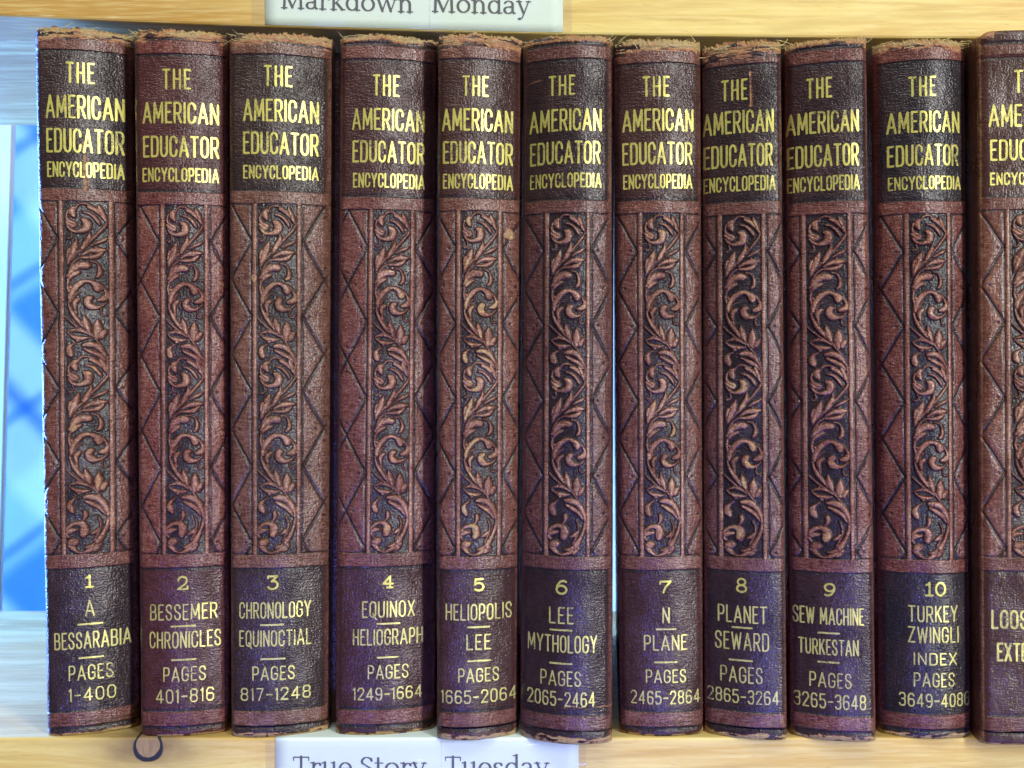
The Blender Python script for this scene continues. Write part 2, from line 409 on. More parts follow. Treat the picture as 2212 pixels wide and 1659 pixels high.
G = {
 'A': (1.05, [[(0, 0), (.5, 1), (1, 0)], [(.19, .30), (.81, .30)]]),
 'B': (.85, [[(0, 0), (0, 1)], bump_r(.52, 1, .92), bump_r(0, .52)]),
 'C': (.85, [C_]),
 'D': (.85, [[(0, 0), (0, 1)], bump_r(0, 1, 1, .24)]),
 'E': (.68, [[(1, 1), (0, 1), (0, 0), (1, 0)], [(0, .53), (.8, .53)]]),
 'G': (.88, [C_[:-1] + [(1, .26), (1, .46), (.58, .46)]]),
 'H': (.85, [[(0, 0), (0, 1)], [(1, 0), (1, 1)], [(0, .5), (1, .5)]]),
 'I': (.02, [[(.5, 0), (.5, 1)]]),
 'K': (.85, [[(0, 0), (0, 1)], [(.95, 1), (0, .42)], [(.30, .60), (1, 0)]]),
 'L': (.68, [[(0, 1), (0, 0), (1, 0)]]),
 'M': (1.15, [[(0, 0), (.06, 1), (.5, .22), (.94, 1), (1, 0)]]),
 'N': (.88, [[(0, 0), (0, 1), (1, 0), (1, 1)]]),
 'O': (.86, [O_]),
 'P': (.80, [[(0, 0), (0, 1)], bump_r(.44, 1, 1, .22)]),
 'Q': (.86, [O_, [(.55, .22), (1.12, -.14)]]),
 'R': (.85, [[(0, 0), (0, 1)], bump_r(.47, 1, .95, .2), [(.5, .47), (1, 0)]]),
 'S': (.82, [S_]),
 'T': (.85, [[(0, 1), (1, 1)], [(.5, 1), (.5, 0)]]),
 'U': (.84, [[(0, 1)] + arc(.5, RY, .5, RY, 180, 360) + [(1, 1)]]),
 'W': (1.35, [[(0, 1), (.24, 0), (.5, .92), (.76, 0), (1, 1)]]),
 'X': (.88, [[(0, 0), (1, 1)], [(0, 1), (1, 0)]]),
 'Y': (.95, [[(0, 1), (.5, .45), (1, 1)], [(.5, .45), (.5, 0)]]),
 'F': (.68, [[(1, 1), (0, 1), (0, 0)], [(0, .53), (.8, .53)]]),
 'Z': (.85, [[(0, 1), (1, 1), (0, 0), (1, 0)]]),
 '-': (.62, [[(0, .47), (1, .47)]]),
 ' ': (.30, []),
 '0': (.82, [[(0, .2), (0, .8), (.25, 1), (.75, 1), (1, .8), (1, .2), (.75, 0), (.25, 0), (0, .2)]]),
 '1': (.22, [[(0, .86), (.9, 1), (.9, 0)]]),
 '2': (.82, [[(0, .78), (.02, .86), (.22, 1), (.78, 1), (1, .84), (1, .66), (0, .0), (1, 0)]]),
 '3': (.80, [[(0, .84), (.2, 1), (.8, 1), (1, .86), (1, .66), (.8, .54), (.4, .54)], [(.8, .54), (1, .42), (1, .16), (.8, 0), (.2, 0), (0, .16)]]),
 '4': (.90, [[(.72, 0), (.72, 1), (0, .27), (1, .27)]]),
 '5': (.82, [[(.95, 1), (.06, 1), (.04, .56), (.2, .62), (.75, .62), (1, .46), (1, .18), (.75, 0), (.2, 0), (0, .16)]]),
 '6': (.82, [[(.98, .84), (.78, 1), (.25, 1), (0, .8), (0, .18), (.25, 0), (.75, 0), (1, .16), (1, .42), (.78, .56), (.2, .56), (0, .44)]]),
 '7': (.80, [[(0, 1), (1, 1), (.35, 0)]]),
 '8': (.82, [[(.22, .53), (.03, .66), (.03, .86), (.22, 1), (.78, 1), (.97, .86), (.97, .66), (.78, .53), (.22, .53), (0, .38), (0, .16), (.22, 0), (.78, 0), (1, .16), (1, .38), (.78, .53)]]),
 '9': (.82, [[(.02, .14), (.22, 0), (.75, 0), (1, .2), (1, .82), (.75, 1), (.25, 1), (0, .84), (0, .58), (.22, .44), (.8, .44), (1, .56)]]),
}
def ell(cx, cy, rx, ry, a0, a1): return arc(cx, cy, rx, ry, a0, a1, 20)
NUM = {   # the big slab-serif volume numbers, unit box of their own width
 '1': (.60, [[(.05, .82), (.30, .86), (.52, 1), (.52, 0)], [(0, 0), (1, 0)]]),
 '2': (.80, [[(.06, .70)] + ell(.5, .70, .42, .30, 170, -20) + [(.80, .45), (.03, .02), (.97, .02), (1, .22)]]),
 '3': (.78, [[(.02, .86), (.06, 1), (.92, 1), (.40, .60)] + ell(.48, .32, .50, .32, 78, -150)]),
 '4': (.78, [[(.72, 0), (.72, 1), (0, .34), (1, .34)], [(.42, 0), (1, 0)]]),
 '5': (.78, [[(.90, 1), (.14, 1), (.08, .52), (.20, .60)] + ell(.48, .33, .50, .33, 105, -140)]),
 '6': (.78, [ell(.5, .31, .48, .31, 0, 360), [(.94, .92), (.70, 1), (.35, .90), (.08, .60), (.02, .31)]]),
 '7': (.80, [[(.02, .80), (.06, 1), (.98, 1), (.50, .45), (.32, 0)]]),
 '8': (.74, [ell(.5, .76, .42, .24, 0, 360), ell(.5, .26, .5, .26, 0, 360)]),
 '9': (.78, [ell(.5, .69, .48, .31, 0, 360), [(.06, .08), (.30, 0), (.65, .10), (.92, .40), (.98, .69)]]),
 '0': (.86, [ell(.5, .5, .5, .5, 0, 360)]),
}
def layout(text, x0, x1, z0, z1, hw, font=G, gap=.42):
    """segments in mm (ax,az,ar,bx,bz,br) filling the box"""
    wts = [font[c][0] for c in text]
    tot = sum(wts) + gap * (len(text) - 1)
    x0 += hw; x1 -= hw; z0 += hw; z1 -= hw
    k = (x1 - x0) / max(tot, 1e-6); segs = []; cx = x0
    for c, wt in zip(text, wts):
        for pl in font[c][1]:
            pts = [(cx + p[0] * wt * k, z0 + p[1] * (z1 - z0)) for p in pl]
            for a, b in zip(pts[:-1], pts[1:]): segs.append((a[0], a[1], hw, b[0], b[1], hw))
        cx += (wt + gap) * k
    return segs

def sdf_mesh(segs, pitch, erode=None):
    """marching squares over the union of round strokes -> (pts2d, faces)"""
    A = np.array(segs, float)
    m = max(A[:, 2].max(), A[:, 5].max()) + 2 * pitch
    gx0 = min(A[:, 0].min(), A[:, 3].min()) - m; gx1 = max(A[:, 0].max(), A[:, 3].max()) + m
    gz0 = min(A[:, 1].min(), A[:, 4].min()) - m; gz1 = max(A[:, 1].max(), A[:, 4].max()) + m
    nx = int((gx1 - gx0) / pitch) + 2; nz = int((gz1 - gz0) / pitch) + 2
    F = np.full((nx, nz), 9.0)
    for (ax, az, ar, bx, bz, br) in segs:
        r = max(ar, br) + 2 * pitch
        i0 = max(0, int((min(ax, bx) - r - gx0) / pitch)); i1 = min(nx, int((max(ax, bx) + r - gx0) / pitch) + 2)
        j0 = max(0, int((min(az, bz) - r - gz0) / pitch)); j1 = min(nz, int((max(az, bz) + r - gz0) / pitch) + 2)
        X = (gx0 + np.arange(i0, i1) * pitch)[:, None]; Z = (gz0 + np.arange(j0, j1) * pitch)[None, :]
        dx, dz = bx - ax, bz - az; L = dx * dx + dz * dz
        t = np.clip(((X - ax) * dx + (Z - az) * dz) / L, 0, 1) if L > 1e-12 else np.zeros((i1 - i0, j1 - j0))
        d = np.hypot(X - ax - t * dx, Z - az - t * dz) - (ar + (br - ar) * t)
        F[i0:i1, j0:j1] = np.minimum(F[i0:i1, j0:j1], d)
    if erode is not None:
        X, Z = np.meshgrid(gx0 + np.arange(nx) * pitch, gz0 + np.arange(nz) * pitch, indexing='ij')
        F = F + erode(X, Z)
    ins = F < 0
    pts = []; ids = {}; faces = []
    def corner(i, j):
        k = (i, j)
        if k not in ids: ids[k] = len(pts); pts.append((gx0 + i * pitch, gz0 + j * pitch))
        return ids[k]
    def edge(i, j, i2, j2):
        k = (i, j, i2, j2) if (i, j) < (i2, j2) else (i2, j2, i, j)
        if k not in ids:
            a, b = F[k[0], k[1]], F[k[2], k[3]]; t = a / (a - b); t = min(.97, max(.03, t))
            ids[k] = len(pts); pts.append((gx0 + (k[0] + t * (k[2] - k[0])) * pitch, gz0 + (k[1] + t * (k[3] - k[1])) * pitch))
        return ids[k]
    cnt = ins[:-1, :-1].astype(int) + ins[1:, :-1] + ins[:-1, 1:] + ins[1:, 1:]
    for i, j in zip(*np.nonzero(cnt)):
        i = int(i); j = int(j)
        cs = [(i, j), (i + 1, j), (i + 1, j + 1), (i, j + 1)]
        if cnt[i, j] == 4: faces.append([corner(*c) for c in cs]); continue
        poly = []
        for q in range(4):
            c, d = cs[q], cs[(q + 1) % 4]
            if ins[c]: poly.append(corner(*c))
            if ins[c] != ins[d]: poly.append(edge(*c, *d))
        if len(poly) >= 3: faces.append(poly)
    return np.array(pts), faces

# ------------------------------------------------------------------ carved scroll
def K(pts, cx, dy, sc=1.0):
    return [((p[0] - cx) * sc, p[1] * sc + dy, p[2] * sc) for p in pts]
UNIT = 4.045 * 1.823 * S      # tracing units per mm
mA = [
 [(690, 1420, 10), (860, 1210, 14), (1000, 1060, 16), (1110, 930, 19), (1190, 825, 18), (1216, 760, 12)],
 [(1216, 760, 12), (1165, 660, 30), (1135, 580, 34), (1110, 490, 8)],
 [(1150, 650, 26), (1065, 570, 30), (985, 530, 22)],
 [(1050, 530, 14), (960, 484, 14), (890, 480, 14), (840, 510, 14), (810, 575, 14)],
 [(920, 615, 12), (990, 632, 18), (1060, 690, 23), (1108, 760, 22), (1125, 805, 8)],
 [(800, 545, 20), (762, 590, 42), (775, 645, 38), (800, 695, 12)],
 [(705, 600, 12), (688, 680, 16), (716, 750, 24), (790, 795, 30), (818, 820, 14)],
 [(690, 770, 24), (740, 815, 40), (800, 832, 20)],
 [(685, 800, 14), (730, 880, 20), (800, 915, 22), (880, 905, 32), (945, 870, 48), (960, 800, 54), (945, 755, 44), (900, 730, 22)],
 [(742, 930, 9), (757, 980, 9), (737, 1020, 11), (700, 1030, 13)],
 [(705, 1400, 18), (740, 1270, 48), (790, 1150, 44), (828, 1040, 8)],
 [(700, 1300, 24), (715, 1200, 26), (760, 1180, 22)],
 [(870, 1215, 18), (935, 1110, 36), (985, 1010, 28), (992, 925, 8)],
 [(1010, 1130, 8), (1095, 1080, 20), (1160, 1050, 22), (1218, 1008, 6)],
 [(890, 1275, 14), (1000, 1215, 28), (1095, 1200, 38), (1195, 1195, 16)],
 [(1040, 1205, 16), (1080, 1150, 13)],
 [(880, 1315, 14), (1000, 1312, 24), (1090, 1290, 30), (1158, 1235, 12)],
 [(1000, 1370, 12), (1075, 1395, 12), (1112, 1460, 18), (1124, 1525, 26), (1110, 1590, 26), (1075, 1622, 16)],
 [(690, 1620, 10), (720, 1490, 11), (790, 1370, 12), (880, 1310, 11)],
 [(690, 1610, 18), (775, 1490, 42), (870, 1435, 48), (950, 1440, 44), (990, 1442, 16)],
 [(840, 1420, 22), (876, 1392, 12)],
 [(700, 1660, 18), (760, 1590, 32), (850, 1545, 20)],
]
mB = [
 [(720, 120, 16), (700, 230, 16), (690, 310, 16), (712, 400, 18)],
 [(718, 520, 28), (735, 430, 36), (790, 330, 40), (880, 248, 34), (970, 228, 26), (1050, 268, 38), (1090, 320, 54), (1086, 362, 30)],
 [(700, 300, 10), (745, 330, 24)],
 [(1150, 295, 12), (1190, 370, 18), (1212, 430, 30), (1180, 490, 40), (1105, 515, 22)],
 [(1200, 555, 10), (1140, 610, 16), (1065, 630, 28), (990, 605, 48), (955, 550, 44), (972, 495, 42), (1010, 478, 24)],
 [(705, 500, 14), (708, 600, 16), (755, 720, 26), (830, 835, 28), (900, 930, 16), (980, 1010, 12), (1070, 1110, 8)],
 [(800, 670, 15), (785, 570, 30), (825, 515, 28), (862, 488, 8)],
 [(765, 500, 9), (815, 415, 9), (865, 388, 8)],
 [(770, 690, 10), (800, 700, 18), (805, 750, 10)],
 [(1140, 640, 8), (1128, 700, 9), (1150, 750, 10), (1195, 748, 11)],
 [(980, 1015, 18), (935, 890, 46), (910, 755, 7)],
 [(880, 880, 20), (900, 840, 16)],
 [(1080, 1085, 40), (1085, 950, 56), (1090, 815, 7)],
 [(1130, 1070, 46), (1180, 1010, 28), (1195, 985, 10)],
 [(650, 770, 8), (740, 860, 13), (860, 960, 13), (1000, 1055, 13), (1100, 1180, 12), (1160, 1275, 8)],
 [(1000, 1060, 12), (900, 1000, 22), (790, 978, 20), (690, 1005, 9)],
 [(800, 985, 18), (795, 950, 12)],
 [(690, 1020, 9), (740, 1070, 16), (840, 1108, 32), (970, 1100, 12)],
 [(850, 1120, 24), (815, 1140, 20)],
 [(795, 1180, 9), (740, 1210, 17), (704, 1265, 36), (718, 1335, 44), (735, 1375, 24)],
 [(900, 1210, 22), (1000, 1200, 38), (1090, 1245, 36), (1160, 1325, 26), (1205, 1410, 13)],
 [(915, 1270, 16), (1020, 1325, 28), (1110, 1375, 28), (1190, 1455, 12)],
 [(1210, 1390, 12), (1216, 1500, 12), (1212, 1640, 12)],
]
mC = [   # the closing volute at the foot, replaces the last leaf run
 [(790, 590, 20), (880, 590, 36), (970, 630, 38), (1030, 710, 34), (1065, 800, 24), (1080, 900, 20)],
 [(810, 650, 16), (900, 700, 28), (980, 760, 26), (1040, 850, 14)],
 [(1080, 880, 18), (1060, 1000, 22), (1010, 1130, 26), (950, 1230, 40), (930, 1300, 48), (900, 1345, 18)],
 [(960, 1270, 40), (850, 1340, 28), (760, 1372, 14), (700, 1360, 14), (640, 1310, 32), (590, 1260, 26)],
 [(590, 1270, 18), (620, 1230, 48), (670, 1215, 40), (690, 1200, 14)],
 [(545, 1110, 16), (560, 1030, 20), (630, 970, 24), (710, 955, 26), (770, 985, 44), (785, 1050, 54), (770, 1110, 44)],
 [(560, 1075, 32), (620, 1055, 30), (690, 1045, 12)],
 [(548, 1100, 26), (585, 1150, 14)],
 [(795, 800, 24), (800, 850, 26), (775, 905, 15), (735, 935, 9)],
 [(950, 860, 9), (985, 960, 13), (965, 1080, 14), (900, 1200, 8)],
 [(860, 1120, 8), (930, 1080, 26), (960, 1040, 10)],
 [(790, 1300, 10), (860, 1290, 24), (920, 1250, 20)],
 [(690, 590, 9), (640, 630, 17), (600, 690, 34), (615, 750, 40), (640, 790, 22)],
]
SCROLL = []
PER = 2362.0
SCROLL += [K(p, 937, 0) for p in mA] + [K(p, 935, 1456) for p in mB]
SCROLL += [K(p, 922, PER) for p in [[(a + -8, b, c) for a, b, c in q] for q in mA]]
for q in mB[:19]: SCROLL.append(K([(a - 10, b, c) for a, b, c in q], 922, 1456 + PER))
SCROLL += [K([(a * 1.0974, b * 1.0974, c * 1.0974) for a, b, c in q], 900, 4368.6) for q in mC]
SC_TOP, SC_BOT = 440.0, 5900.0       # band edges in tracing units (picture y of band bottom / lower band top)

def catmull(pts, step=5.0):
    P_ = [pts[0]] + list(pts) + [pts[-1]]; out = []
    for i in range(1, len(P_) - 2):
        p0, p1, p2, p3 = [np.array(q, float) for q in P_[i - 1:i + 3]]
        n = max(2, int(np.hypot(*(p2 - p1)[:2]) / step))
        for k in range(n):
            t = k / n
            out.append(0.5 * ((2 * p1) + (-p0 + p2) * t + (2 * p0 - 5 * p1 + 4 * p2 - p3) * t * t + (-p0 + 3 * p1 - 3 * p2 + p3) * t ** 3))
    out.append(np.array(pts[-1], float)); return np.array(out)
RES = 5.0
HX0, HY0 = -400.0, SC_TOP
HW_, HH_ = int(800 / RES) + 1, int((SC_BOT - SC_TOP) / RES) + 1
HF = np.zeros((HW_, HH_))
for prim in SCROLL:
    loc = np.zeros_like(HF)
    for (x, y, r) in catmull(prim):
        r = max(r * 1.26 + 1.5, 6)
        i0 = max(0, int((x - r - HX0) / RES)); i1 = min(HW_, int((x + r - HX0) / RES) + 2)
        j0 = max(0, int((y - r - HY0) / RES)); j1 = min(HH_, int((y + r - HY0) / RES) + 2)
        if i1 <= i0 or j1 <= j0: continue
        X = (HX0 + np.arange(i0, i1) * RES)[:, None]; Y = (HY0 + np.arange(j0, j1) * RES)[None, :]
        d2 = ((X - x) ** 2 + (Y - y) ** 2) / (r * r)
        h = np.clip(1 - d2, 0, 1) ** 0.5 * (0.62 + 0.38 * min(1, r / 40))
        loc[i0:i1, j0:j1] = np.maximum(loc[i0:i1, j0:j1], h)
    # a soft seam where one leaf lies over another
    ov = (loc > 0.02) & (HF > 0.02)
    HF = np.where(ov, np.maximum(HF, loc) - 0.30 * np.exp(-((HF - loc) / 0.12) ** 2) * (np.minimum(HF, loc) > .1), np.maximum(HF, loc))
HF = np.clip(HF, 0, 1)
def blur(a):
    b = a.copy(); b[1:-1, 1:-1] = (a[1:-1, 1:-1] * 4 + a[:-2, 1:-1] * 2 + a[2:, 1:-1] * 2 + a[1:-1, :-2] * 2 + a[1:-1, 2:] * 2 + a[:-2, :-2] + a[2:, :-2] + a[:-2, 2:] + a[2:, 2:]) / 16
    return b
HF = blur(HF)
def scroll_h(fx, fy):
    """fx in mm from the strip centre, fy 0..1 from top to bottom of the lattice"""
    gx = np.clip((fx * UNIT - HX0) / RES, 0, HW_ - 1.001); gy = np.clip(fy * (SC_BOT - SC_TOP) / RES, 0, HH_ - 1.001)
    i = gx.astype(int); j = gy.astype(int); a = gx - i; b = gy - j
    return (HF[i, j] * (1 - a) + HF[i + 1, j] * a) * (1 - b) + (HF[i, j + 1] * (1 - a) + HF[i + 1, j + 1] * a) * b

# ------------------------------------------------------------------ the books
T4 = ('THE', 'AMERICAN', 'EDUCATOR', 'ENCYCLOPEDIA')
def tb(the, am, ed, en): return list(zip(T4, (the, am, ed, en)))
BOOKS = [
 dict(L=(71, 99), R=(283, 298), top=55, bot=1591, a=4.8, c=3.2, yaw=0.0, st=(183.6, 189), lat=(434, 1197), b1=107, b4=1536, sw=1.07,
  title=tb((142, 205, 134, 180), (98, 270, 206, 257), (100, 270, 278, 331), (102, 270, 350, 384)),
  spots=[(198, 800, 12), (160, 925, 10), (140, 560, 8), (180, 1080, 8), (232, 520, 8)], num=('1', 184, 203.5, 1240.6, 1270), lines=[('A', 183, 205, 1295, 1331), ('BESSARABIA', 117, 285, 1363, 1400)], rules=[(166, 224, 1347.6), (169, 225, 1419.8)],
  pages=[('PAGES', 148, 246, 1435, 1468), ('1-400', 148, 251, 1484, 1513)],
  glaze=(0.026, 0.025, 0.028), red=(0.122, 0.032, 0.022), panel=.10, latp=.72, head=4.2, tan=.95, tail=.5, wearb=.15,
  label='leftmost leather encyclopedia volume, dark title panel with a rusty crease, A to BESSARABIA', crease=(183, 305, 415)),
 dict(L=(287, 302), R=(490, 493), top=62, bot=1592, a=2.0, c=3.0, yaw=0.0, st=(396.7, 400), lat=(442, 1197), b1=114.6, b4=1537.5, sw=1.0,
  title=tb((350, 413, 148, 193), (308, 474, 220, 267), (309, 474, 293, 340), (308, 474, 362, 393)),
  num=('2', 382, 408, 1243.7, 1275), lines=[('BESSEMER', 324, 470, 1304.6, 1339.7), ('CHRONICLES', 323, 478, 1363.5, 1400)], rules=[(368, 423.6, 1352.7), (370, 425, 1425)],
  pages=[('PAGES', 353, 445, 1440, 1472), ('401-816', 337, 463, 1488, 1518)],
  glaze=(0.028, 0.024, 0.028), red=(0.132, 0.027, 0.024), panel=.38, latp=.85, head=3.0, tan=.75, tail=.35, wearb=.0,
  label='reddish leather encyclopedia volume lettered BESSEMER to CHRONICLES, frayed orange head'),
 dict(L=(493, 497), R=(716, 708), top=68, bot=1594, a=3.2, c=3.2, yaw=0.2, st=(597.5, 597), lat=(440, 1198), b1=116.6, b4=1536, sw=1.03,
  title=tb((570, 632, 141, 187), (525, 689, 214, 263), (525, 689, 285, 334), (525, 689, 357, 387)),
  spots=[(625, 606, 9), (572, 500, 8), (548, 600, 8)], num=('3', 576, 602.5, 1243, 1274.6), lines=[('CHRONOLOGY', 516.7, 672, 1300, 1336), ('EQUINOCTIAL', 516.7, 673, 1361, 1396.7)], rules=[(561.5, 613, 1350), (562, 617, 1423.6)],
  pages=[('PAGES', 545, 637, 1439, 1469.7), ('817-1248', 520, 671, 1485, 1513)],
  glaze=(0.030, 0.028, 0.027), red=(0.122, 0.046, 0.027), panel=.12, latp=.72, head=3.6, tan=.62, tail=.6, wearb=.05,
  flange=2.3, label='brown tinged leather encyclopedia volume lettered CHRONOLOGY to EQUINOCTIAL, wide dark gap at its right'),
 dict(L=(733, 722), R=(941, 938), top=72, bot=1590, a=2.8, c=3.6, yaw=1.0, st=(845.7, 840), lat=(453, 1195), b1=126, b4=1534, sw=1.0,
  title=tb((805, 863, 161, 208), (760, 917, 234, 282), (761, 917, 304, 352), (762, 917, 374, 406)),
  spots=[(868, 640, 7), (835, 1140, 9)], num=('4', 825.7, 850, 1243, 1271), lines=[('EQUINOX', 781.6, 895.5, 1298, 1334), ('HELIOGRAPH', 761.7, 913, 1358, 1393.4)], rules=[(813, 864, 1347), (813.6, 860.5, 1419.8)],
  pages=[('PAGES', 794, 882, 1435.6, 1466.6), ('1249-1664', 761.7, 911.4, 1484.5, 1512)],
  glaze=(0.027, 0.024, 0.027), red=(0.122, 0.030, 0.024), panel=.28, latp=.75, head=2.4, tan=.85, tail=.45, wearb=.10,
  label='leather encyclopedia volume lettered EQUINOX to HELIOGRAPH, right of the wide dark gap'),
 dict(L=(946, 943), R=(1127, 1116), top=70, bot=1601, a=2.5, c=3.4, yaw=2.0, st=(1036, 1034), lat=(455, 1202), b1=125.5, b4=1540, sw=0.98,
  title=tb((999, 1057, 163, 208), (955, 1108, 234, 283), (957, 1108, 305, 354), (957, 1108, 375, 408)),
  spots=[(1040, 664, 15), (1027, 832, 17), (1050, 990, 13), (1022, 1137, 15), (1100, 505, 12), (1043, 490, 10)], num=('5', 1023, 1047.5, 1248.8, 1277.7), lines=[('HELIOPOLIS', 963, 1105, 1304, 1340), ('LEE', 1008, 1061, 1370, 1404)], rules=[(1009.7, 1059, 1354.5), (1009.7, 1061, 1427.4)],
  pages=[('PAGES', 990.5, 1078, 1442.8, 1473.5), ('1665-2064', 953, 1115, 1490, 1519)],
  glaze=(0.028, 0.024, 0.025), red=(0.127, 0.040, 0.025), panel=.25, latp=.75, head=4.6, tan=.60, tail=.9, wearb=.62,
  label='leather encyclopedia volume lettered HELIOPOLIS to LEE, scroll tips rubbed bright tan'),
 dict(L=(1130, 1122), R=(1323, 1324), top=73, bot=1610, a=-3.0, c=5.0, yaw=3.2, st=(1228, 1227), lat=(459, 1202), b1=125, b4=1547, sw=1.0,
  title=tb((1187, 1246, 162, 206), (1144, 1302, 234, 283), (1145, 1300, 304, 354), (1145, 1302, 373, 405)),
  spots=[(1205, 835, 7)], num=('6', 1202, 1229, 1252, 1284.6), lines=[('LEE', 1188, 1242.6, 1311, 1347.6), ('MYTHOLOGY', 1140, 1292.5, 1372, 1410)], rules=[(1189, 1239.5, 1361), (1188, 1239.5, 1433)],
  pages=[('PAGES', 1168.6, 1258, 1448.7, 1482), ('2065-2464', 1139, 1288.6, 1494, 1526)],
  glaze=(0.026, 0.024, 0.028), red=(0.103, 0.030, 0.027), panel=.12, latp=.62, head=2.2, tan=.55, tail=1.0, wearb=.0,
  flange=.9, label='leather encyclopedia volume lettered LEE to MYTHOLOGY, standing proud with a scuffed foot'),
 dict(L=(1323, 1337), R=(1511, 1517), top=82, bot=1592, a=-0.3, c=3.3, yaw=4.02, st=(1427, 1430), lat=(460, 1203), b1=134, b4=1540, sw=1.0,
  title=tb((1387, 1446, 164, 209), (1342, 1496, 234, 283), (1342, 1494, 306, 355), (1344, 1494, 375, 407)),
  spots=[(1455, 938, 13), (1400, 985, 9), (1436, 500, 9), (1412, 1150, 8)], num=('7', 1422.5, 1450, 1254, 1282), lines=[('N', 1430, 1446, 1312, 1346.8), ('PLANE', 1389.7, 1483.4, 1372, 1406)], rules=[(1415.6, 1460, 1359.6), (1412, 1462.7, 1431)],
  pages=[('PAGES', 1394, 1481, 1446.6, 1476), ('2465-2864', 1360.5, 1510, 1492.7, 1522)],
  glaze=(0.028, 0.025, 0.027), red=(0.118, 0.035, 0.024), panel=.26, latp=.72, head=3.9, tan=1.0, tail=.3, wearb=.2,
  label='leather encyclopedia volume lettered N to PLANE, just right of the bright slit, frayed tan head'),
 dict(L=(1514, 1520), R=(1690, 1703), top=84, bot=1601, a=-4.0, c=2.6, yaw=4.15, st=(1602, 1606), lat=(463, 1205), b1=137.7, b4=1540, sw=1.02,
  title=tb((1557, 1616, 171, 217), (1515, 1673, 238, 288), (1517, 1671, 311, 361), (1517, 1677, 380, 413)),
  spots=[(1592, 836, 12), (1620, 968, 14), (1615, 1000, 9), (1592, 1152, 14), (1560, 1108, 9)], num=('8', 1590, 1614.6, 1248, 1281), lines=[('PLANET', 1549, 1658, 1308, 1346), ('SEWARD', 1542.5, 1662.7, 1366, 1405)], rules=[(1580, 1627, 1356), (1573.6, 1627.6, 1426.6)],
  pages=[('PAGES', 1554.7, 1648.6, 1440, 1475.5), ('2865-3264', 1525, 1684.4, 1490, 1520)],
  glaze=(0.025, 0.024, 0.028), red=(0.108, 0.032, 0.025), panel=.12, latp=.66, head=6.0, tan=.62, tail=.8, wearb=.36,
  label='leather encyclopedia volume lettered PLANET to SEWARD, head frayed rusty orange, thin rust scratch', crease=(1623, 150, 235)),
 dict(L=(1694, 1707), R=(1876, 1897), top=79, bot=1605, a=-3.8, c=2.8, yaw=4.15, st=(1787, 1794), lat=(462, 1208), b1=133, b4=1548, sw=1.05,
  title=tb((1742, 1800, 167, 212), (1696, 1858, 239, 287), (1699, 1858, 311, 360), (1699, 1860, 379, 412)),
  spots=[(1787, 1160, 10)], num=('9', 1780.4, 1807, 1259, 1289), lines=[('SEW MACHINE', 1710.5, 1869, 1312, 1349.4), ('TURKESTAN', 1723, 1857.6, 1380.6, 1415.4)], rules=[(1766, 1817, 1367.5), (1766, 1816, 1430.5)],
  pages=[('PAGES', 1748, 1842, 1453, 1486), ('3265-3648', 1713, 1873, 1499, 1531)],
  glaze=(0.026, 0.025, 0.030), red=(0.122, 0.029, 0.024), panel=.14, latp=.78, head=2.2, tan=.7, tail=.7, wearb=.05,
  label='leather encyclopedia volume lettered SEW MACHINE to TURKESTAN, red tinted scroll panel'),
 dict(L=(1884, 1897), R=(2085, 2098), top=82, bot=1598, a=-1.6, c=4.8, yaw=4.15, st=(2006, 2012), lat=(461, 1210), b1=128, b4=1545, sw=1.0,
  title=tb((1962, 2023, 164, 208), (1912, 2072, 239, 286), (1914, 2070, 311, 358), (1916, 2075, 379, 409)),
  num=('10', 1998.8, 2044, 1257, 1288.7), lines=[('TURKEY', 1961.7, 2068, 1309, 1344.8), ('ZWINGLI', 1961, 2070.5, 1354.5, 1390)], rules=[],
  pages=[('INDEX', 1973.7, 2066.4, 1410.8, 1437.7), ('PAGES', 1973.7, 2062, 1453.8, 1485), ('3649-4086', 1940.5, 2093.5, 1499, 1528.6)],
  glaze=(0.022, 0.024, 0.030), red=(0.127, 0.027, 0.021), panel=.02, latp=.70, head=3.0, tan=.85, tail=.7, wearb=.04,
  label='dark leather encyclopedia volume lettered TURKEY, ZWINGLI, INDEX, lettering set off to the right'),
 dict(L=(2118, 2125), R=(2367, 2372), top=62, bot=1612, a=-0.6, c=1.0, yaw=4.15, st=(2232, 2236), lat=(452, 1205), b1=121, b4=1551, sw=1.1, flat=True,
  title=tb((2195, 2263, 150, 200), (2139, 2319, 224, 273), (2142.7, 2315, 300, 346), (2142.7, 2315, 371, 399)),
  num=None, lines=[('LOOSELEAF', 2145, 2322, 1318, 1360), ('EXTENSION', 2157, 2305, 1389, 1430)], rules=[], pages=[],
  glaze=(0.040, 0.034, 0.032), red=(0.118, 0.036, 0.022), panel=.30, latp=.84, head=0.0, tan=.3, tail=.2, wearb=.0,
  label='wider flat backed leather binder at the right end, rust red worn corner, lettered LOOS'),
]
GROUP = 'encyclopedia volumes standing in a row on the shelf'
DEPTH = 168.0

def grid_faces(i0, i1, j0, j1, nz):
    ii, jj = np.meshgrid(np.arange(i0, i1), np.arange(j0, j1), indexing='ij')
    a = (ii * nz + jj).ravel()
    return np.stack([a, a + nz, a + nz + 1, a + 1], 1)

def cut(name, V, F, attrs, mat, parent):
    used = np.unique(F); remap = np.full(len(V), -1, dtype=np.int64); remap[used] = np.arange(len(used))
    me = mesh_np(name, V[used], remap[F].ravel(), np.full(len(F), 4), True, {k: v[used] for k, v in attrs.items()})
    return link(name, me, mat, parent)

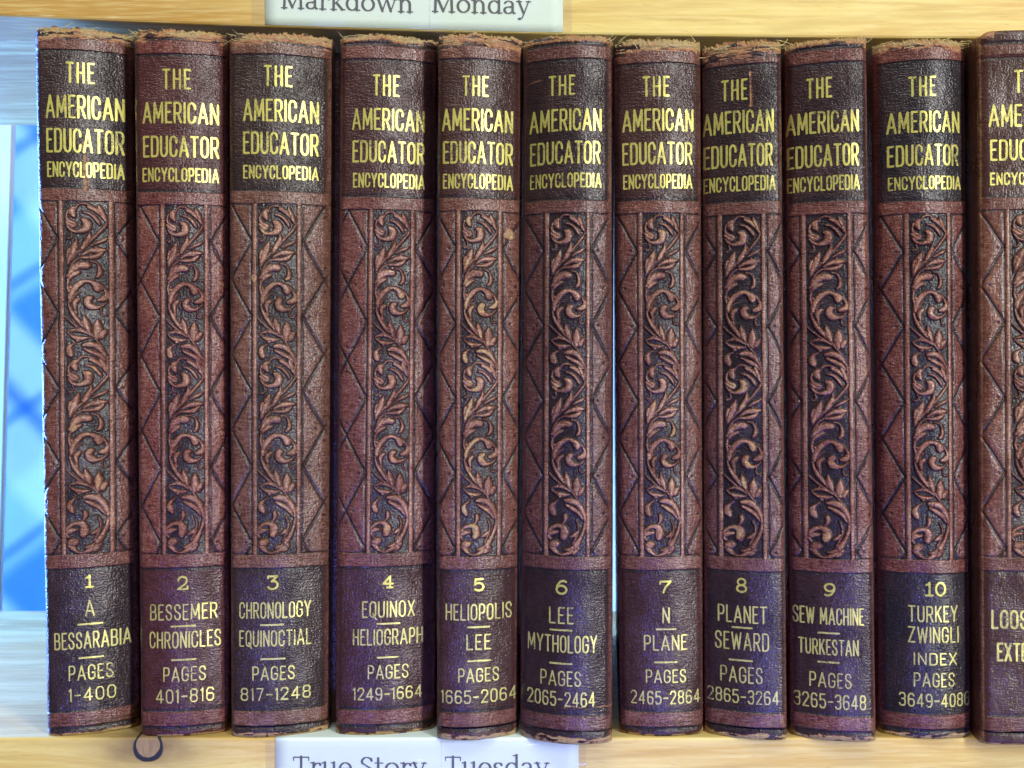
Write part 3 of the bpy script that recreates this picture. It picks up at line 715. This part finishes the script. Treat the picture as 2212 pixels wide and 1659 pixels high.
def build_book(bi, b):
    rnd = random.Random(100 + bi)
    flat = b.get('flat', False)
    g_ = b['glaze']; g_ = (g_[0] * .86, g_[1] * .62, g_[2] * .58)
    y0 = D * (1595.0 - HZ) / (b['bot'] - HZ) - D              # how far the crown stands from the reference plane
    k0 = (D + y0) / D
    a, c = b['a'] * 1.2, b['c'] * 1.25
    um = -a / (2 * c); um = max(-1, min(1, um)); ymin = c * um * um + a * um
    def prof_w(u): return c * u * u + a * u - ymin + y0        # depth of the surface, as photographed
    top, bot = b['top'], b['bot']
    H = (bot - top) / S * k0
    def edge_x(e, sgn, py):
        px = e[0] + (e[1] - e[0]) * (py - top) / (bot - top)
        return P(px, py, prof_w(sgn))[0]
    cxt = (edge_x(b['L'], -1, top) + edge_x(b['R'], 1, top)) / 2
    cxb = (edge_x(b['L'], -1, bot) + edge_x(b['R'], 1, bot)) / 2
    W = (edge_x(b['R'], 1, 800) - edge_x(b['L'], -1, 800)); hw = W / 2
    lean = math.atan2(cxt - cxb, H)
    Wt = edge_x(b['R'], 1, top) - edge_x(b['L'], -1, top); Wb = edge_x(b['R'], 1, bot) - edge_x(b['L'], -1, bot)
    tpk = max(-.07, min(.07, (Wt - Wb) / W))
    def taper(z): return 1 + tpk * (np.asarray(z) / H - .5)
    def to_local(px, py):
        """picture point -> local x, z on the spine"""
        y = y0
        for _ in range(4):
            X, Z = P(px, py, y)
            z = Z - ZS; x = X - (cxb + (cxt - cxb) * z / H)
            x = x / float(taper(z)); u = max(-1, min(1, x / hw)); y = prof_w(u)
        return x, z
    cpx = lambda py: (b['L'][0] + b['R'][0]) / 2 + ((b['L'][1] + b['R'][1]) - (b['L'][0] + b['R'][0])) / 2 * (py - top) / (bot - top)
    yaw = math.radians(b['yaw'])
    al = a + hw * math.sin(yaw)
    rc = 3.2 if flat else 2.6                                  # corner rounding
    def prof_l(x):
        u = x / hw
        e = np.clip((np.abs(x) - (hw - rc)) / rc, 0, 1)
        return c * u * u + al * u - ymin + y0 + (rc * (1 - np.sqrt(1 - e * e * 0.999)))
    sd = 11 * (bi + 1)
    def dents(x, z):
        return (fnoise(x, z, 14, 26, sd, 2) - .5) * 0.75 + (fnoise(x, z, 3.2, 5.0, sd + 1, 2) - .5) * 0.20
    # key heights
    zl = lambda py: to_local(cpx(py), py)[1]
    zA, zB = zl(b['lat'][0]), zl(b['lat'][1])                  # lattice top / bottom
    bh = 26 / S * k0
    z_b2 = (zA, zA + bh)                                       # band above lattice
    z_b3 = (zB - 28 / S * k0, zB)
    t1 = zl(b['b1']); z_b1 = (t1, t1 + 26 / S * k0)
    t4 = zl(b['b4']); z_b4 = (t4 - 29 / S * k0, t4)
    sxt = to_local(b['st'][0], b['lat'][0])[0]; sxb = to_local(b['st'][1], b['lat'][1])[0]
    sx = (sxt + sxb) / 2
    sw = b['sw']
    si = 40.3 / S * sw; so = 49.0 / S * sw                     # inner / outer half width of the strip
    # --- columns and rows
    def span(p, q, d): n = max(1, int(round((q - p) / d))); return list(np.linspace(p, q, n + 1)[:-1])
    xs = span(-hw, -hw + rc, 0.16) + span(-hw + rc, sx - so - .9, 0.24) + span(sx - so - .9, sx + so + .9, 0.125) + span(sx + so + .9, hw - rc, 0.24) + span(hw - rc, hw, 0.16) + [hw]
    xs = np.array(xs)
    zs = span(0, 5, .22) + span(5, z_b4[0] - .8, .3) + span(z_b4[0] - .8, z_b4[1] + .8, .16) + span(z_b4[1] + .8, z_b3[0] - .8, .34)
    r_b3 = None
    zs += span(z_b3[0] - .8, zB, .16)
    jl0 = len(zs); zs += span(zB, zA, .13); jl1 = len(zs)
    zs += span(zA, z_b2[1] + .8, .16) + span(z_b2[1] + .8, z_b1[0] - .8, .34) + span(z_b1[0] - .8, z_b1[1] + .8, .16) + span(z_b1[1] + .8, H, .2) + [H]
    zs = np.array(zs); nx, nz = len(xs), len(zs)
    X, Z = np.meshgrid(xs, zs, indexing='ij')
    Y = prof_l(X) + dents(X, Z)
    pig = np.full(X.shape, b['panel']); wear = np.zeros_like(X); h = np.zeros_like(X)
    # title / volume panels slightly hollow, with dark edges beside the bands
    def band(z0, z1):
        e = sstep(z0 - .35, z0 + .05, Z) * (1 - sstep(z1 - .05, z1 + .35, Z))
        return e
    def near(z, w): return np.exp(-((Z - z) / w) ** 2)
    bands = [z_b1, z_b2, z_b3, z_b4]
    wob = (fnoise(X, Z, 6, 6, sd + 2, 2) - .5) * .25
    Zs = Z; Z = Z + wob                                        # bands are never perfectly ruled
    for (p, q) in bands:
        e = band(p, q); h += 0.33 * e
        rub = np.clip(0.62 + 0.5 * fnoise(X, Zs, 9, 5, sd + 3), 0, 1)
        pig = pig * (1 - e) + e * rub
        for zz in (p - .55, q + .55):
            g = near(zz, .55); pig -= 0.55 * g; h -= .10 * g
    for zz in (z_b1[1] + 1.0, z_b4[0] - 1.0):                  # thin tooled line beyond the outer bands
        g = near(zz, .40); h -= .22 * g; pig -= .4 * g
    if flat:
        for zz in (z_b1[1] + .4, z_b1[1] - 4.2, z_b1[0] + .2): h -= .30 * near(zz, .45)
    inlat = sstep(zB - .05, zB + .02, Z) * (1 - sstep(zA - .02, zA + .05, Z))
    # lattice ------------------------------------------------------------
    cxs = sxt + (sxb - sxt) * (zA - Z) / (zA - zB)
    dx = X - cxs; ax = np.abs(dx)
    fy = np.clip((zA - Z) / (zA - zB), 0, 1)
    strip = ax < si
    sch = scroll_h(dx / sw, fy) * (ax < si + .3)
    ground = -0.28 + 0.03 * (fnoise(X, Z, .8, .8, sd + 4) - .5)
    hs = ground + 0.98 * sch
    barm = sstep(si - .06, si + .16, ax) * (1 - sstep(so - .16, so + .06, ax))
    bar_round = np.sqrt(np.clip(1 - ((ax - (si + so) / 2) / ((so - si) / 2)) ** 2, 0, 1))
    hb = 0.02 + 0.26 * bar_round * barm
    # side diamonds
    per = 297.0 / 1.823 / S * k0
    dxs = ax - so - .5                                        # distance outward from the bar
    outw = 6.8 * sw
    ph = (zA - Z) / per
    tri = np.abs(((ph) % 1.0) - .5) * 2                        # 1 at the crossings (outside), 0 at the bar
    d1 = np.abs(dxs - outw * tri) / math.hypot(1, 2 * outw / per)
    d2 = np.abs(dxs - outw * (2 - tri)) / math.hypot(1, 2 * outw / per)
    dl = np.minimum(d1, d2)
    gv = np.exp(-(dl / .40) ** 2)
    hd = 0.05 + 0.14 * sstep(0, 2.4, dl) - 0.38 * gv
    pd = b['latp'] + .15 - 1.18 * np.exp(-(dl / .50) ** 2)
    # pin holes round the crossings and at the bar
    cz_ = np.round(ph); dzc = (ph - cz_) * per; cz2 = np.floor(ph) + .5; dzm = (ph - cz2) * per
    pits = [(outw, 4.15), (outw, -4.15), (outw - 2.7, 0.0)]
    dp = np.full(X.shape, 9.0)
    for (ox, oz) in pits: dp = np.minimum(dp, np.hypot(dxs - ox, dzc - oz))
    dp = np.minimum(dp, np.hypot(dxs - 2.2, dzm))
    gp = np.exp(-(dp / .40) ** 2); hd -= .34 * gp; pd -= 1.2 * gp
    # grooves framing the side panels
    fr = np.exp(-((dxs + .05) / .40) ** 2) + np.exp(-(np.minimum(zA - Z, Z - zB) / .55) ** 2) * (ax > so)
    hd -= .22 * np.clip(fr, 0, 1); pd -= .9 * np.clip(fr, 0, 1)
    side = ax > so
    hl = np.where(strip & (ax < si - .05), hs, hd); hl = np.where(side, hd, hl)
    hl = np.where(~side & (ax >= si - .05), np.maximum(hb, ground), hl)
    hl = np.maximum(hl, np.where(barm > .5, hb, -9))
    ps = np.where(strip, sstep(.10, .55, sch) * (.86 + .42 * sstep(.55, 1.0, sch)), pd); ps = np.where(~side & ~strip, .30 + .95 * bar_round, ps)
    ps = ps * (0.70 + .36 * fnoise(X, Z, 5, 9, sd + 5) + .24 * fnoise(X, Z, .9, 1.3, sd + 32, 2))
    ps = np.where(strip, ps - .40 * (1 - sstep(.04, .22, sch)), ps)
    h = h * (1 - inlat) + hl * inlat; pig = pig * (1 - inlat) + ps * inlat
    # rubbed bare tips
    tips = inlat * (strip & (sch > .55))
    w1 = sstep(.50, .72, fnoise(X, Z, 4, 5, sd + 6, 2) + .42 * (b['wearb'] - .35)) * tips * sstep(.80, .96, sch)
    wear = np.maximum(wear, w1 * (0.62 + .5 * b['wearb']) * (b['wearb'] > 0.01))
    wear = np.maximum(wear, (inlat * (barm > .3) * sstep(.62, .80, fnoise(X, Z, 3, 8, sd + 8, 2))) * .42)
    for (qx, qy, qr) in b.get('spots', []):                    # places rubbed through to the cloth
        xa, za = to_local(qx, qy); rr = np.hypot((X - xa), (Z - za) / 1.2) / (qr / S)
        wear = np.maximum(wear, (1 - sstep(.55, 1.1, rr + .7 * (fnoise(X, Z, 1.2, 1.2, sd + 33, 2) - .5))) * sstep(.35, .6, np.where(strip, sch, .9)) * .72)
    # edges of the spine: glaze rubbed off, redder
    ue = np.abs(X) / hw
    edge = sstep(.86, .985, ue); pig = np.maximum(pig, edge * .85 * (.5 + fnoise(X, Z, 4, 22, sd + 9)))
    if flat:
        cw = np.exp(-((X + hw - .7) / .45) ** 2) * (.50 + .55 * fnoise(X, Z, 3, 3, sd + 10)) * .85
        wear = np.maximum(wear, cw)
        wear = np.maximum(wear, .6 * sstep(H - 2.2, H - .2, Z + (X < -hw + 5) * 5.0 * fnoise(X, Z, 3, 3, sd + 31)) * (X < -hw + 6))
    else:
        wear = np.maximum(wear, sstep(.955, .995, ue) * (.40 if bi else .0) * sstep(.52, .66, fnoise(X, Z, 5, 16, sd + 10)))
    # head: frayed, canvas showing; tail: scuffed
    if b['head'] > 0:
        lim = b['head'] * (.60 + .95 * fnoise(X, 0 * Z, 7, 1, sd + 11, 3) + .5 * (fnoise(X, Z, 1.2, 1.2, sd + 12) - .5))
        lim = lim * (1 + .35 * np.abs(X / hw) ** 3)
        e = sstep(-.25, .25, (Z - (H - lim)))
        wl = (.44 + .34 * b['tan'] + .45 * (fnoise(X, Z, 5, 1.6, sd + 13) - .35)) * (.62 + .38 * sstep(0, lim * .55 + .01, Z - (H - lim)))
        hole = sstep(.60, .68, fnoise(X, Z, 6, 1.1, sd + 14)) * e
        wear = np.maximum(wear, e * wl * (1 - .9 * hole)); pig = np.where(hole > .5, .12, pig)
        h += e * (.26 * (fnoise(X, Z, 4.2, .8, sd + 15) - .5) + .12 * (fnoise(X, Z, 1.6, .4, sd + 16) - .5)) - .12 * e
    tl = 3.6 * b['tail']
    e = (1 - sstep(-.4, .6, Z - tl * (.25 + .9 * fnoise(X, 0 * Z, 6, 1, sd + 17)))) * sstep(.44, .60, fnoise(X, Z, 3.0, .9, sd + 18) + .12 * b['tail'])
    wear = np.maximum(wear, e * .86)
    e2 = (1 - sstep(0, .5, Z - .5)) * sstep(.40, .55, fnoise(X, Z, 2.6, 9, sd + 19)); wear = np.maximum(wear, e2 * .92)
    for sg in (-1, 1):                                         # knocked lower corners
        rr = np.hypot((X - sg * hw) / 2.4, Z / 2.0) + .9 * (fnoise(X, Z, 1.5, 1.5, sd + 20) - .5)
        wear = np.maximum(wear, (1 - sstep(.7, .95, rr)) * 1.0 * (rnd.random() * .6 + .4))
    if b.get('crease'):
        cx_, ya, yb = b['crease']; xa, za = to_local(cx_, ya); xb_, zb_ = to_local(cx_ + 1, yb)
        ln = np.abs(X - (xa + .35 * (fnoise(X * 0, Z, 1, 3, sd + 21) - .5))); sec = sstep(zb_ - 1, zb_ + 1, Z) * (1 - sstep(za - 1, za + 1, Z))
        wear = np.maximum(wear, np.exp(-(ln / (.50 + .5 * fnoise(X, Z, 3, 2, sd + 22))) ** 2) * sec * (.74 if bi == 0 else .60) * (.42 + fnoise(X, Z, 2, 2, sd + 23)))
        h -= .15 * np.exp(-(ln / .3) ** 2) * sec
    if bi == 5:                                                # rust scratches on the two proud volumes
        for (p1, p2) in (((1140, 183), (1175, 173)),):
            xa, za = to_local(*p1); xb_, zb_ = to_local(*p2)
            t = np.clip((X - xa) / (xb_ - xa), 0, 1); dd = np.abs(Z - za - t * (zb_ - za) - .25 * (fnoise(X, Z, 1.5, 3, sd + 24) - .5))
            m = (X > xa) & (X < xb_); wear = np.maximum(wear, m * np.exp(-(dd / .3) ** 2) * .60)
        zz = to_local(1200, 1524)[1]
        wear = np.maximum(wear, np.exp(-((Z - zz) / 1.1) ** 2) * sstep(.52, .62, fnoise(X, Z, 3.5, .5, sd + 25)) * .5)
    h = h * (1 - sstep(.955, .995, np.abs(X) / hw))
    Y = Y - h
    Z = Zs.copy()
    # head and tail roll inwards; the frayed rim is ragged
    if not flat:
        t = np.clip((Z - (H - 2.6)) / 2.6, 0, 1); Y = Y + 1.7 * t * t
        rag = (fnoise(X, 0 * Z, 4.5, 1, sd + 26, 3) - .5) * 1.5 + (vnoise(X, 0 * Z, .5, 1, sd + 27) - .5) * .9 - .35 * np.abs(X / hw) ** 4
        Z = Z + rag * t * min(1.3, .25 + b['head'] / 4)
    else:
        t = np.clip((Z - (H - 1.8)) / 1.8, 0, 1); Y = Y + 1.8 * (1 - np.sqrt(1 - .98 * t * t))
        corner = np.clip((-X - hw + 4.5) / 4.5, 0, 1); Z = Z - 2.6 * t * corner ** 2
    t = np.clip((1.8 - Z) / 1.8, 0, 1); Y = Y + 1.2 * (1 - np.sqrt(1 - .98 * t * t))
    Z = np.maximum(Z, 0.0)
    # --- wrap the edges back into the joints
    back = [1.5, 3.5, 6.0, 9.0]
    yl = Y[0].copy(); yr = Y[-1].copy()
    ym = max(prof_l(np.array([-hw]))[0], prof_l(np.array([hw]))[0])
    def side_cols(x, z, y, pg, wr, sg):
        out = []
        for q in back:
            yy = y + (ym + q + 1.0 - y) * (q / back[-1])
            out.append((np.full(nz, x - sg * .12 * math.sin(q)), yy, z, np.clip(pg * .8 + .25, 0, 1), wr * max(0, 1 - q / 4)))
        return out
    lc = side_cols(-hw, Z[0], yl, pig[0], wear[0], -1)[::-1]; rc_ = side_cols(hw, Z[-1], yr, pig[-1], wear[-1], 1)
    def stack(M, k): return np.concatenate([np.stack([q[k] for q in lc]), M, np.stack([q[k] for q in rc_])])
    X, Y, Zv, pig, wear = stack(X, 0), stack(Y, 1), stack(Z, 2), stack(pig, 3), stack(wear, 4)
    nl = len(back)
    V = np.stack([X * taper(Zv), Y, Zv], -1).reshape(-1, 3)
    at = dict(pig=np.clip(pig, -.4, 1.35).ravel(), wear=np.clip(wear, 0, 1).ravel())
    NX = X.shape[0]
    # --- the thing
    root = empty('encyclopedia_volume' if not flat else 'loose_leaf_binder', (cxb, 0, ZS), (0, lean, 0))
    # pivot is the base of the spine, turned about the vertical so that the slit between volumes opens
    root.rotation_euler = (0, lean, -yaw)
    tag(root, b['label'], 'book' if not flat else 'binder', GROUP)
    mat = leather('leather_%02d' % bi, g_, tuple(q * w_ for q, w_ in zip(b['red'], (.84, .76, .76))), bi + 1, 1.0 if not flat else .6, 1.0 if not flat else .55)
    jb = [(np.searchsorted(zs, p - .3), np.searchsorted(zs, q + .3)) for (p, q) in bands]
    i0 = nl + int(np.searchsorted(xs, sx - so - .45)); i1 = nl + int(np.searchsorted(xs, sx + so + .45))
    cutrows = sorted([(p, q, 'raised_band') for (p, q) in jb])
    F = []; z = 0
    subs = []
    cur = 0
    for (p, q, nm) in cutrows:
        if p > cur: F.append((cur, p))
        subs.append((nm, grid_faces(0, NX - 1, p, q, nz))); cur = q
    if cur < nz - 1: F.append((cur, nz - 1))
    parts = []
    for (p, q) in F:
        if p <= jl0 + 4 and q >= jl1 - 8 or (p < (jl0 + jl1) // 2 < q):
            parts.append(grid_faces(0, i0, p, q, nz)); parts.append(grid_faces(i1, NX - 1, p, q, nz))
            subs.append(('scroll_panel', grid_faces(i0, i1, p, q, nz)))
        else: parts.append(grid_faces(0, NX - 1, p, q, nz))
    spine = cut('spine', V, np.concatenate(parts), at, mat, root)
    for nm, FF in subs:
        cut(nm, V, FF, at, mat, spine)
    # --- boards and pages
    yj = ym + 10.2
    for sg, nm in ((-1, 'front_cover'), (1, 'back_cover')):
        x0, x1 = (-hw + .15, -hw + 2.9) if sg < 0 else (hw - 2.9, hw - .15 + b.get('flange', 0))
        vv, ff = box_pts(x0, x1, yj - 2.5, DEPTH, .02, H - (2.6 if not flat else .6))
        o = pyd(nm, vv, ff, mat, root); n = len(vv)
        for k_, val in (('pig', .8), ('wear', .0)):
            at_ = o.data.attributes.new(k_, 'FLOAT', 'POINT'); at_.data.foreach_set('value', [val] * n)
        m_ = o.modifiers.new('bevel', 'BEVEL'); m_.width = .0006; m_.segments = 2
    vv, ff = box_pts(-hw + 3.0, hw - 3.0, ym + 4.5, DEPTH - 5, 3.2, H - 6.0)
    pyd('page_block', vv, ff, M_pages, root)
    # --- gilt lettering laid on the curved surface
    gm = gold_mat('gilt_%02d' % bi, bi + 1, under=tuple(g * 2.2 for g in b['glaze']))
    gm2 = gold_mat('thin_gilt_%02d' % bi, bi + 31, col=(0.64, 0.58, 0.19), under=tuple(g * 2.6 for g in b['glaze']), worn=.36)
    def er(x, z): return .06 * sstep(.60, .78, fnoise(x, z, 5, 5, sd + 28, 3)) + .07 * (fnoise(x, z, .55, .55, sd + 29, 2) - .5)
    def letters(nm, items, m, pitch):
        segs = []
        for (t, x0p, x1p, y0p, y1p, hwid, font, gap) in items:
            cpy = (y0p + y1p) / 2; cpx_ = (x0p + x1p) / 2
            xa = to_local(x0p, cpy)[0]; xb_ = to_local(x1p, cpy)[0]
            zt = to_local(cpx_, y0p)[1]; zb_ = to_local(cpx_, y1p)[1]
            segs += layout(t, xa, xb_, zb_, zt, hwid, font, gap)
        pts, faces = sdf_mesh(segs, pitch, er)
        xx = pts[:, 0]; zz = pts[:, 1]
        yy = prof_l(np.clip(xx, -hw, hw)) + dents(xx, zz) - .06
        v3 = np.stack([xx * taper(zz), yy, zz], 1)
        return link(nm, mesh_np(nm, v3, [i for f in faces for i in f], [len(f) for f in faces], True), m, root)
    ti = b['title']
    letters('title_lettering', [(t, *bx, (.37 if t != 'ENCYCLOPEDIA' else .285), G, {'THE': .72, 'ENCYCLOPEDIA': .52}.get(t, .50)) for t, bx in ti], gm, .15)
    if b['num']:
        n_ = b['num']; letters('volume_number', [(n_[0], n_[1], n_[2], n_[3], n_[4], .34, NUM, .30)], gm, .10)
    letters('topic_lettering', [(t, x0, x1, y0_, y1, .265 if not flat else .38, G, .50) for (t, x0, x1, y0_, y1) in b['lines']], gm2, .11)
    for (x0, x1, yy) in b['rules']:
        letters('divider_rule', [('-', x0, x1, yy - 3, yy + 3, .30, {'-': (1, [[(0, .5), (1, .5)]])}, 0)], gm2, .12)
    if b['pages']:
        letters('page_range_lettering', [(t, x0, x1, y0_, y1, .245, G, .50) for (t, x0, x1, y0_, y1) in b['pages']], gm2, .11)
    # --- loose threads at the head
    if not flat:
        tv = []; tf = []
        def tube(pts, r):
            base = len(tv); m = len(pts)
            for q, p in enumerate(pts):
                rr = r * (1 - .6 * q / m)
                for s in range(4):
                    an = s * math.pi / 2; tv.append((p[0] + rr * math.cos(an), p[1] + rr * math.sin(an) * .6, p[2] + rr * math.sin(an)))
            for q in range(m - 1):
                for s in range(4):
                    tf.append((base + q * 4 + s, base + q * 4 + (s + 1) % 4, base + (q + 1) * 4 + (s + 1) % 4, base + (q + 1) * 4 + s))
        for _ in range(int(5 + 4 * b['head'])):
            u = rnd.uniform(-.98, .98)
            if rnd.random() < .35: u = math.copysign(rnd.uniform(.82, 1.0), u)
            x = u * hw; zz = H - rnd.uniform(0, .8 * b['head'] + .4)
            y = float(prof_l(np.array([x]))[0]) - .25 + (1.5 if zz > H - 1 else .3)
            ang = rnd.choice([rnd.gauss(0, .22), rnd.gauss(math.pi, .22), rnd.gauss(0, .3), rnd.gauss(1.57, .6)]); L = rnd.uniform(1.0, 4.5) if abs(math.cos(ang)) > .6 else rnd.uniform(.4, 1.3)
            curl = rnd.uniform(-.16, .16); p = [x, y, zz]; pts = []
            for q in range(9):
                pts.append(tuple(p)); p = [p[0] + math.cos(ang) * L / 8, p[1] - rnd.uniform(-.04, .10), p[2] + math.sin(ang) * L / 8]
                if abs(p[0]) < hw: p[1] = min(p[1], float(prof_l(np.array([p[0]]))[0]) + 1.0)
                ang += curl
            tube(pts, rnd.uniform(.07, .19))
        pyd('loose_threads', tv, tf, M_thread, root, True)
    return root
for bi, b in enumerate(BOOKS): build_book(bi, b)

# ------------------------------------------------------------------ paper signs on the shelf edges
def pen(paths, thin, thick):
    """centre lines -> widths of a broad serif pen: thick down, thin across"""
    out = []
    for pl in paths:
        fixed = None
        if isinstance(pl, tuple): pl, fixed = pl
        for p, q in zip(pl[:-1], pl[1:]):
            if fixed is not None: r = fixed
            else:
                dx, dz = q[0] - p[0], q[1] - p[1]; L = math.hypot(dx, dz) or 1
                s = abs(dz) / L
                r = thin + (thick - thin) * s ** 1.3
            out.append((p, q, r))
    return out
def sf(x, y, w=.13): return ([(x - w, y), (x + w, y)], .022)          # slab serif
def E(cx, cy, rx, ry, a0, a1): return arc(cx, cy, rx, ry, a0, a1, 18)
xh, cap, asc = .47, .67, .74
TH, TK = .020, .046
LET = {  # unit = em, (advance, paths)
 'M': (.88, [[(.14, 0), (.16, cap)], ([(.15, cap), (.43, .04)], .045), ([(.43, .04), (.71, cap)], .026), [(.72, cap), (.74, 0)], sf(.14, .02, .10), sf(.74, .02, .10), sf(.12, cap - .02, .07), sf(.75, cap - .02, .07)]),
 'T': (.60, [[(.30, 0), (.30, cap)], ([(.04, cap - .02), (.56, cap - .02)], .024), ([(.04, cap - .02), (.04, cap - .14)], .02), ([(.56, cap - .02), (.56, cap - .14)], .02), sf(.30, .02, .12)]),
 'S': (.50, [E(.25, .49, .17, .16, 20, 180) + [(.10, .44), (.25, .34), (.40, .24)] + E(.25, .17, .18, .155, 15, -165)[1:], ([(.42, .62), (.42, .50)], .018), ([(.07, .05), (.07, .18)], .018)]),
 'a': (.50, [[(.08, .38)] + E(.22, .34, .14, .115, 150, 0) + [(.36, .10), (.40, .03), (.46, .03)], E(.21, .13, .14, .115, 60, 330), ([(.36, .27), (.22, .25)], .022), ([(.30, .05), (.36, .12)], .022)]),
 'd': (.55, [[(.42, .02), (.42, asc)], E(.25, .235, .185, .22, 40, 330), sf(.37, asc - .02, .07), sf(.47, .02, .06)]),
 'e': (.50, [E(.25, .235, .19, .22, 0, 320), ([(.07, .25), (.43, .25)], .02)]),
 'k': (.54, [[(.13, 0), (.13, asc)], ([(.40, xh - .02), (.15, .20)], .022), ([(.23, .26), (.44, .02)], .044), sf(.13, .02, .10), sf(.09, asc - .02, .07), sf(.41, xh - .02, .09), sf(.46, .02, .07)]),
 'n': (.58, [[(.13, 0), (.13, xh - .02)], [(.13, .32)] + E(.29, .28, .15, .17, 140, 0) + [(.44, 0)], sf(.13, .02, .10), sf(.44, .02, .10), sf(.08, xh - .02, .06)]),
 'o': (.55, [E(.275, .235, .205, .22, 0, 360)]),
 'r': (.40, [[(.13, 0), (.13, xh - .02)], [(.13, .30)] + E(.28, .28, .14, .16, 150, 55), ([(.35, .40), (.36, .38)], .045), sf(.14, .02, .11), sf(.08, xh - .02, .06)]),
 's': (.43, [E(.21, .345, .125, .105, 20, 180) + [(.10, .30), (.21, .24), (.32, .17)] + E(.21, .12, .135, .105, 15, -165)[1:], ([(.34, .43), (.34, .34)], .016), ([(.07, .03), (.07, .13)], .016)]),
 't': (.34, [[(.14, .62), (.14, .12)] + E(.225, .11, .085, .095, 180, 300), ([(.03, xh - .02), (.30, xh - .02)], .022)]),
 'u': (.57, [[(.12, xh)] + E(.26, .17, .14, .16, 180, 330), [(.43, xh), (.43, .02)], sf(.08, xh - .02, .06), sf(.39, xh - .02, .06), sf(.47, .02, .06)]),
 'w': (.78, [([(.08, xh), (.24, .02)], .042), ([(.24, .02), (.39, xh)], .022), ([(.39, xh), (.54, .02)], .042), ([(.54, .02), (.70, xh)], .022), sf(.09, xh - .02, .09), sf(.69, xh - .02, .08)]),
 'y': (.52, [([(.08, xh), (.26, .02)], .042), ([(.44, xh), (.26, .0), (.20, -.14), (.10, -.18)], .024), ([(.09, -.17), (.13, -.17)], .042), sf(.09, xh - .02, .09), sf(.43, xh - .02, .08)]),
 ' ': (.24, []),
}
def serif(text, x0, x1, zl_, zr_, em):
    tot = sum(LET[c][0] for c in text); k = (x1 - x0) / (tot * em)
    segs = []; cx = 0
    for ch in text:
        adv, paths = LET[ch]
        for (p, q, r) in pen(paths, TH, TK):
            pp = []
            for (u, v) in (p, q):
                X = x0 + (cx + u) * em * k; pp.append((X, zl_ + (zr_ - zl_) * (X - x0) / (x1 - x0) + v * em))
            segs.append((*pp[0], r * em, *pp[1], r * em))
        cx += adv
    return segs

def sign(name, outline_fn, y, words, label, fold):
    """outline_fn gives (x, z_low, z_high) samples; the sheet is a thin curved strip"""
    pts = outline_fn(); v = []; f = []; m = 10
    rows = []
    for (x, z0, z1) in pts:
        col = []
        for q in range(m + 1):
            col.append((x, y - .10 - .12 * math.sin(q / m * 3.1) * (1 + .5 * math.sin(x * .05)), z0 + (z1 - z0) * q / m))
        if fold:                                   # the sheet bends over the arris and lies on the shelf
            col += [(x, y + .10, z1 + .12), (x, y + .5, z1 + .22), (x, y + 8, z1 + .22), (x, y + 22, z1 + .22)]
        rows.append(col)
    n = len(rows[0])
    for col in rows: v += col
    for i in range(len(rows) - 1):
        for j in range(n - 1): f.append((i * n + j, (i + 1) * n + j, (i + 1) * n + j + 1, i * n + j + 1))
    o = pyd(name, v, f, M_paper, None, True)
    s = o.modifiers.new('thickness', 'SOLIDIFY'); s.thickness = .0001; s.offset = -1
    tag(o, label, 'sign', 'paper signs taped to the shelf edges')
    segs = []
    for wd in words: segs += serif(*wd)
    p2, faces = sdf_mesh(segs, .09)
    v3 = np.stack([p2[:, 0], np.full(len(p2), y - .33), p2[:, 1]], 1)
    link('lettering', mesh_np('lettering', v3, [i for q in faces for i in q], [len(q) for q in faces], False), M_ink, o)
    return o
EM = 60 / S
ySign = YT - .12; kt = (D + ySign) / D
def top_outline():
    out = []
    for px in np.linspace(573, 1216, 24):
        x = (px - 1106) / S * kt; z0 = z_top(x) + .6; out.append((x, z0, z0 + 31))
    return out
def tp_(px, py): return P(px, py, ySign)
w1 = ('Markdown', tp_(606, 0)[0], tp_(894, 0)[0], tp_(606, 18)[1], tp_(894, 27.5)[1], EM * kt)
w2 = ('Monday', tp_(932, 0)[0], tp_(1147, 0)[0], tp_(932, 26)[1], tp_(1147, 31.5)[1], EM * kt)
s1 = sign('paper_sign', top_outline, ySign, [w1, w2], 'white paper sign on the upper shelf edge reading Markdown Monday', False)
yS2 = YB - .12
def low_outline():
    return [(P(px, 1600, yS2)[0], ZS - 33, ZS - .1) for px in np.linspace(595, 1250, 24)]
lp = lambda px, py: P(px, py, yS2)
w3 = ('True Story', lp(632, 0)[0], lp(922, 0)[0], lp(632, 1674)[1], lp(922, 1675)[1], EM)
w4 = ('Tuesday', lp(960, 0)[0], lp(1187, 0)[0], lp(960, 1674)[1], lp(1187, 1675)[1], EM)
s2 = sign('paper_sign', low_outline, yS2, [w3, w4], 'white paper sign on the lower shelf edge reading True Story Tuesday', True)
# clear tape: two lengths meeting near the middle of each sign
def tape(parent, pxa, pxb, y, zf0, zf1):
    v = []; f = []; n = 14
    for i in range(n + 1):
        px = pxa + (pxb - pxa) * i / n; x = (px - 1106) / S * (D + y) / D
        wv = .05 * math.sin(i * 1.7)
        v += [(x + .15 * math.sin(i * 2.3) * (i in (0, n)), y - .42 + wv * .3, zf0(x)), (x, y - .46 - wv * .3, (zf0(x) + zf1(x)) / 2), (x, y - .42, zf1(x))]
    for i in range(n):
        for j in range(2): f.append((i * 3 + j, (i + 1) * 3 + j, (i + 1) * 3 + j + 1, i * 3 + j + 1))
    return pyd('clear_tape', v, f, M_tape, parent, True)
tape(s1, 545, 929, ySign, lambda x: z_top(x) + .8, lambda x: z_top(x) + 31.5)
tape(s1, 927.5, 1236, ySign, lambda x: z_top(x) + .8, lambda x: z_top(x) + 31.5)
tape(s2, 575, 954, yS2, lambda x: ZS - 33, lambda x: ZS - .8)
tape(s2, 953, 1266, yS2, lambda x: ZS - 33, lambda x: ZS - .8)
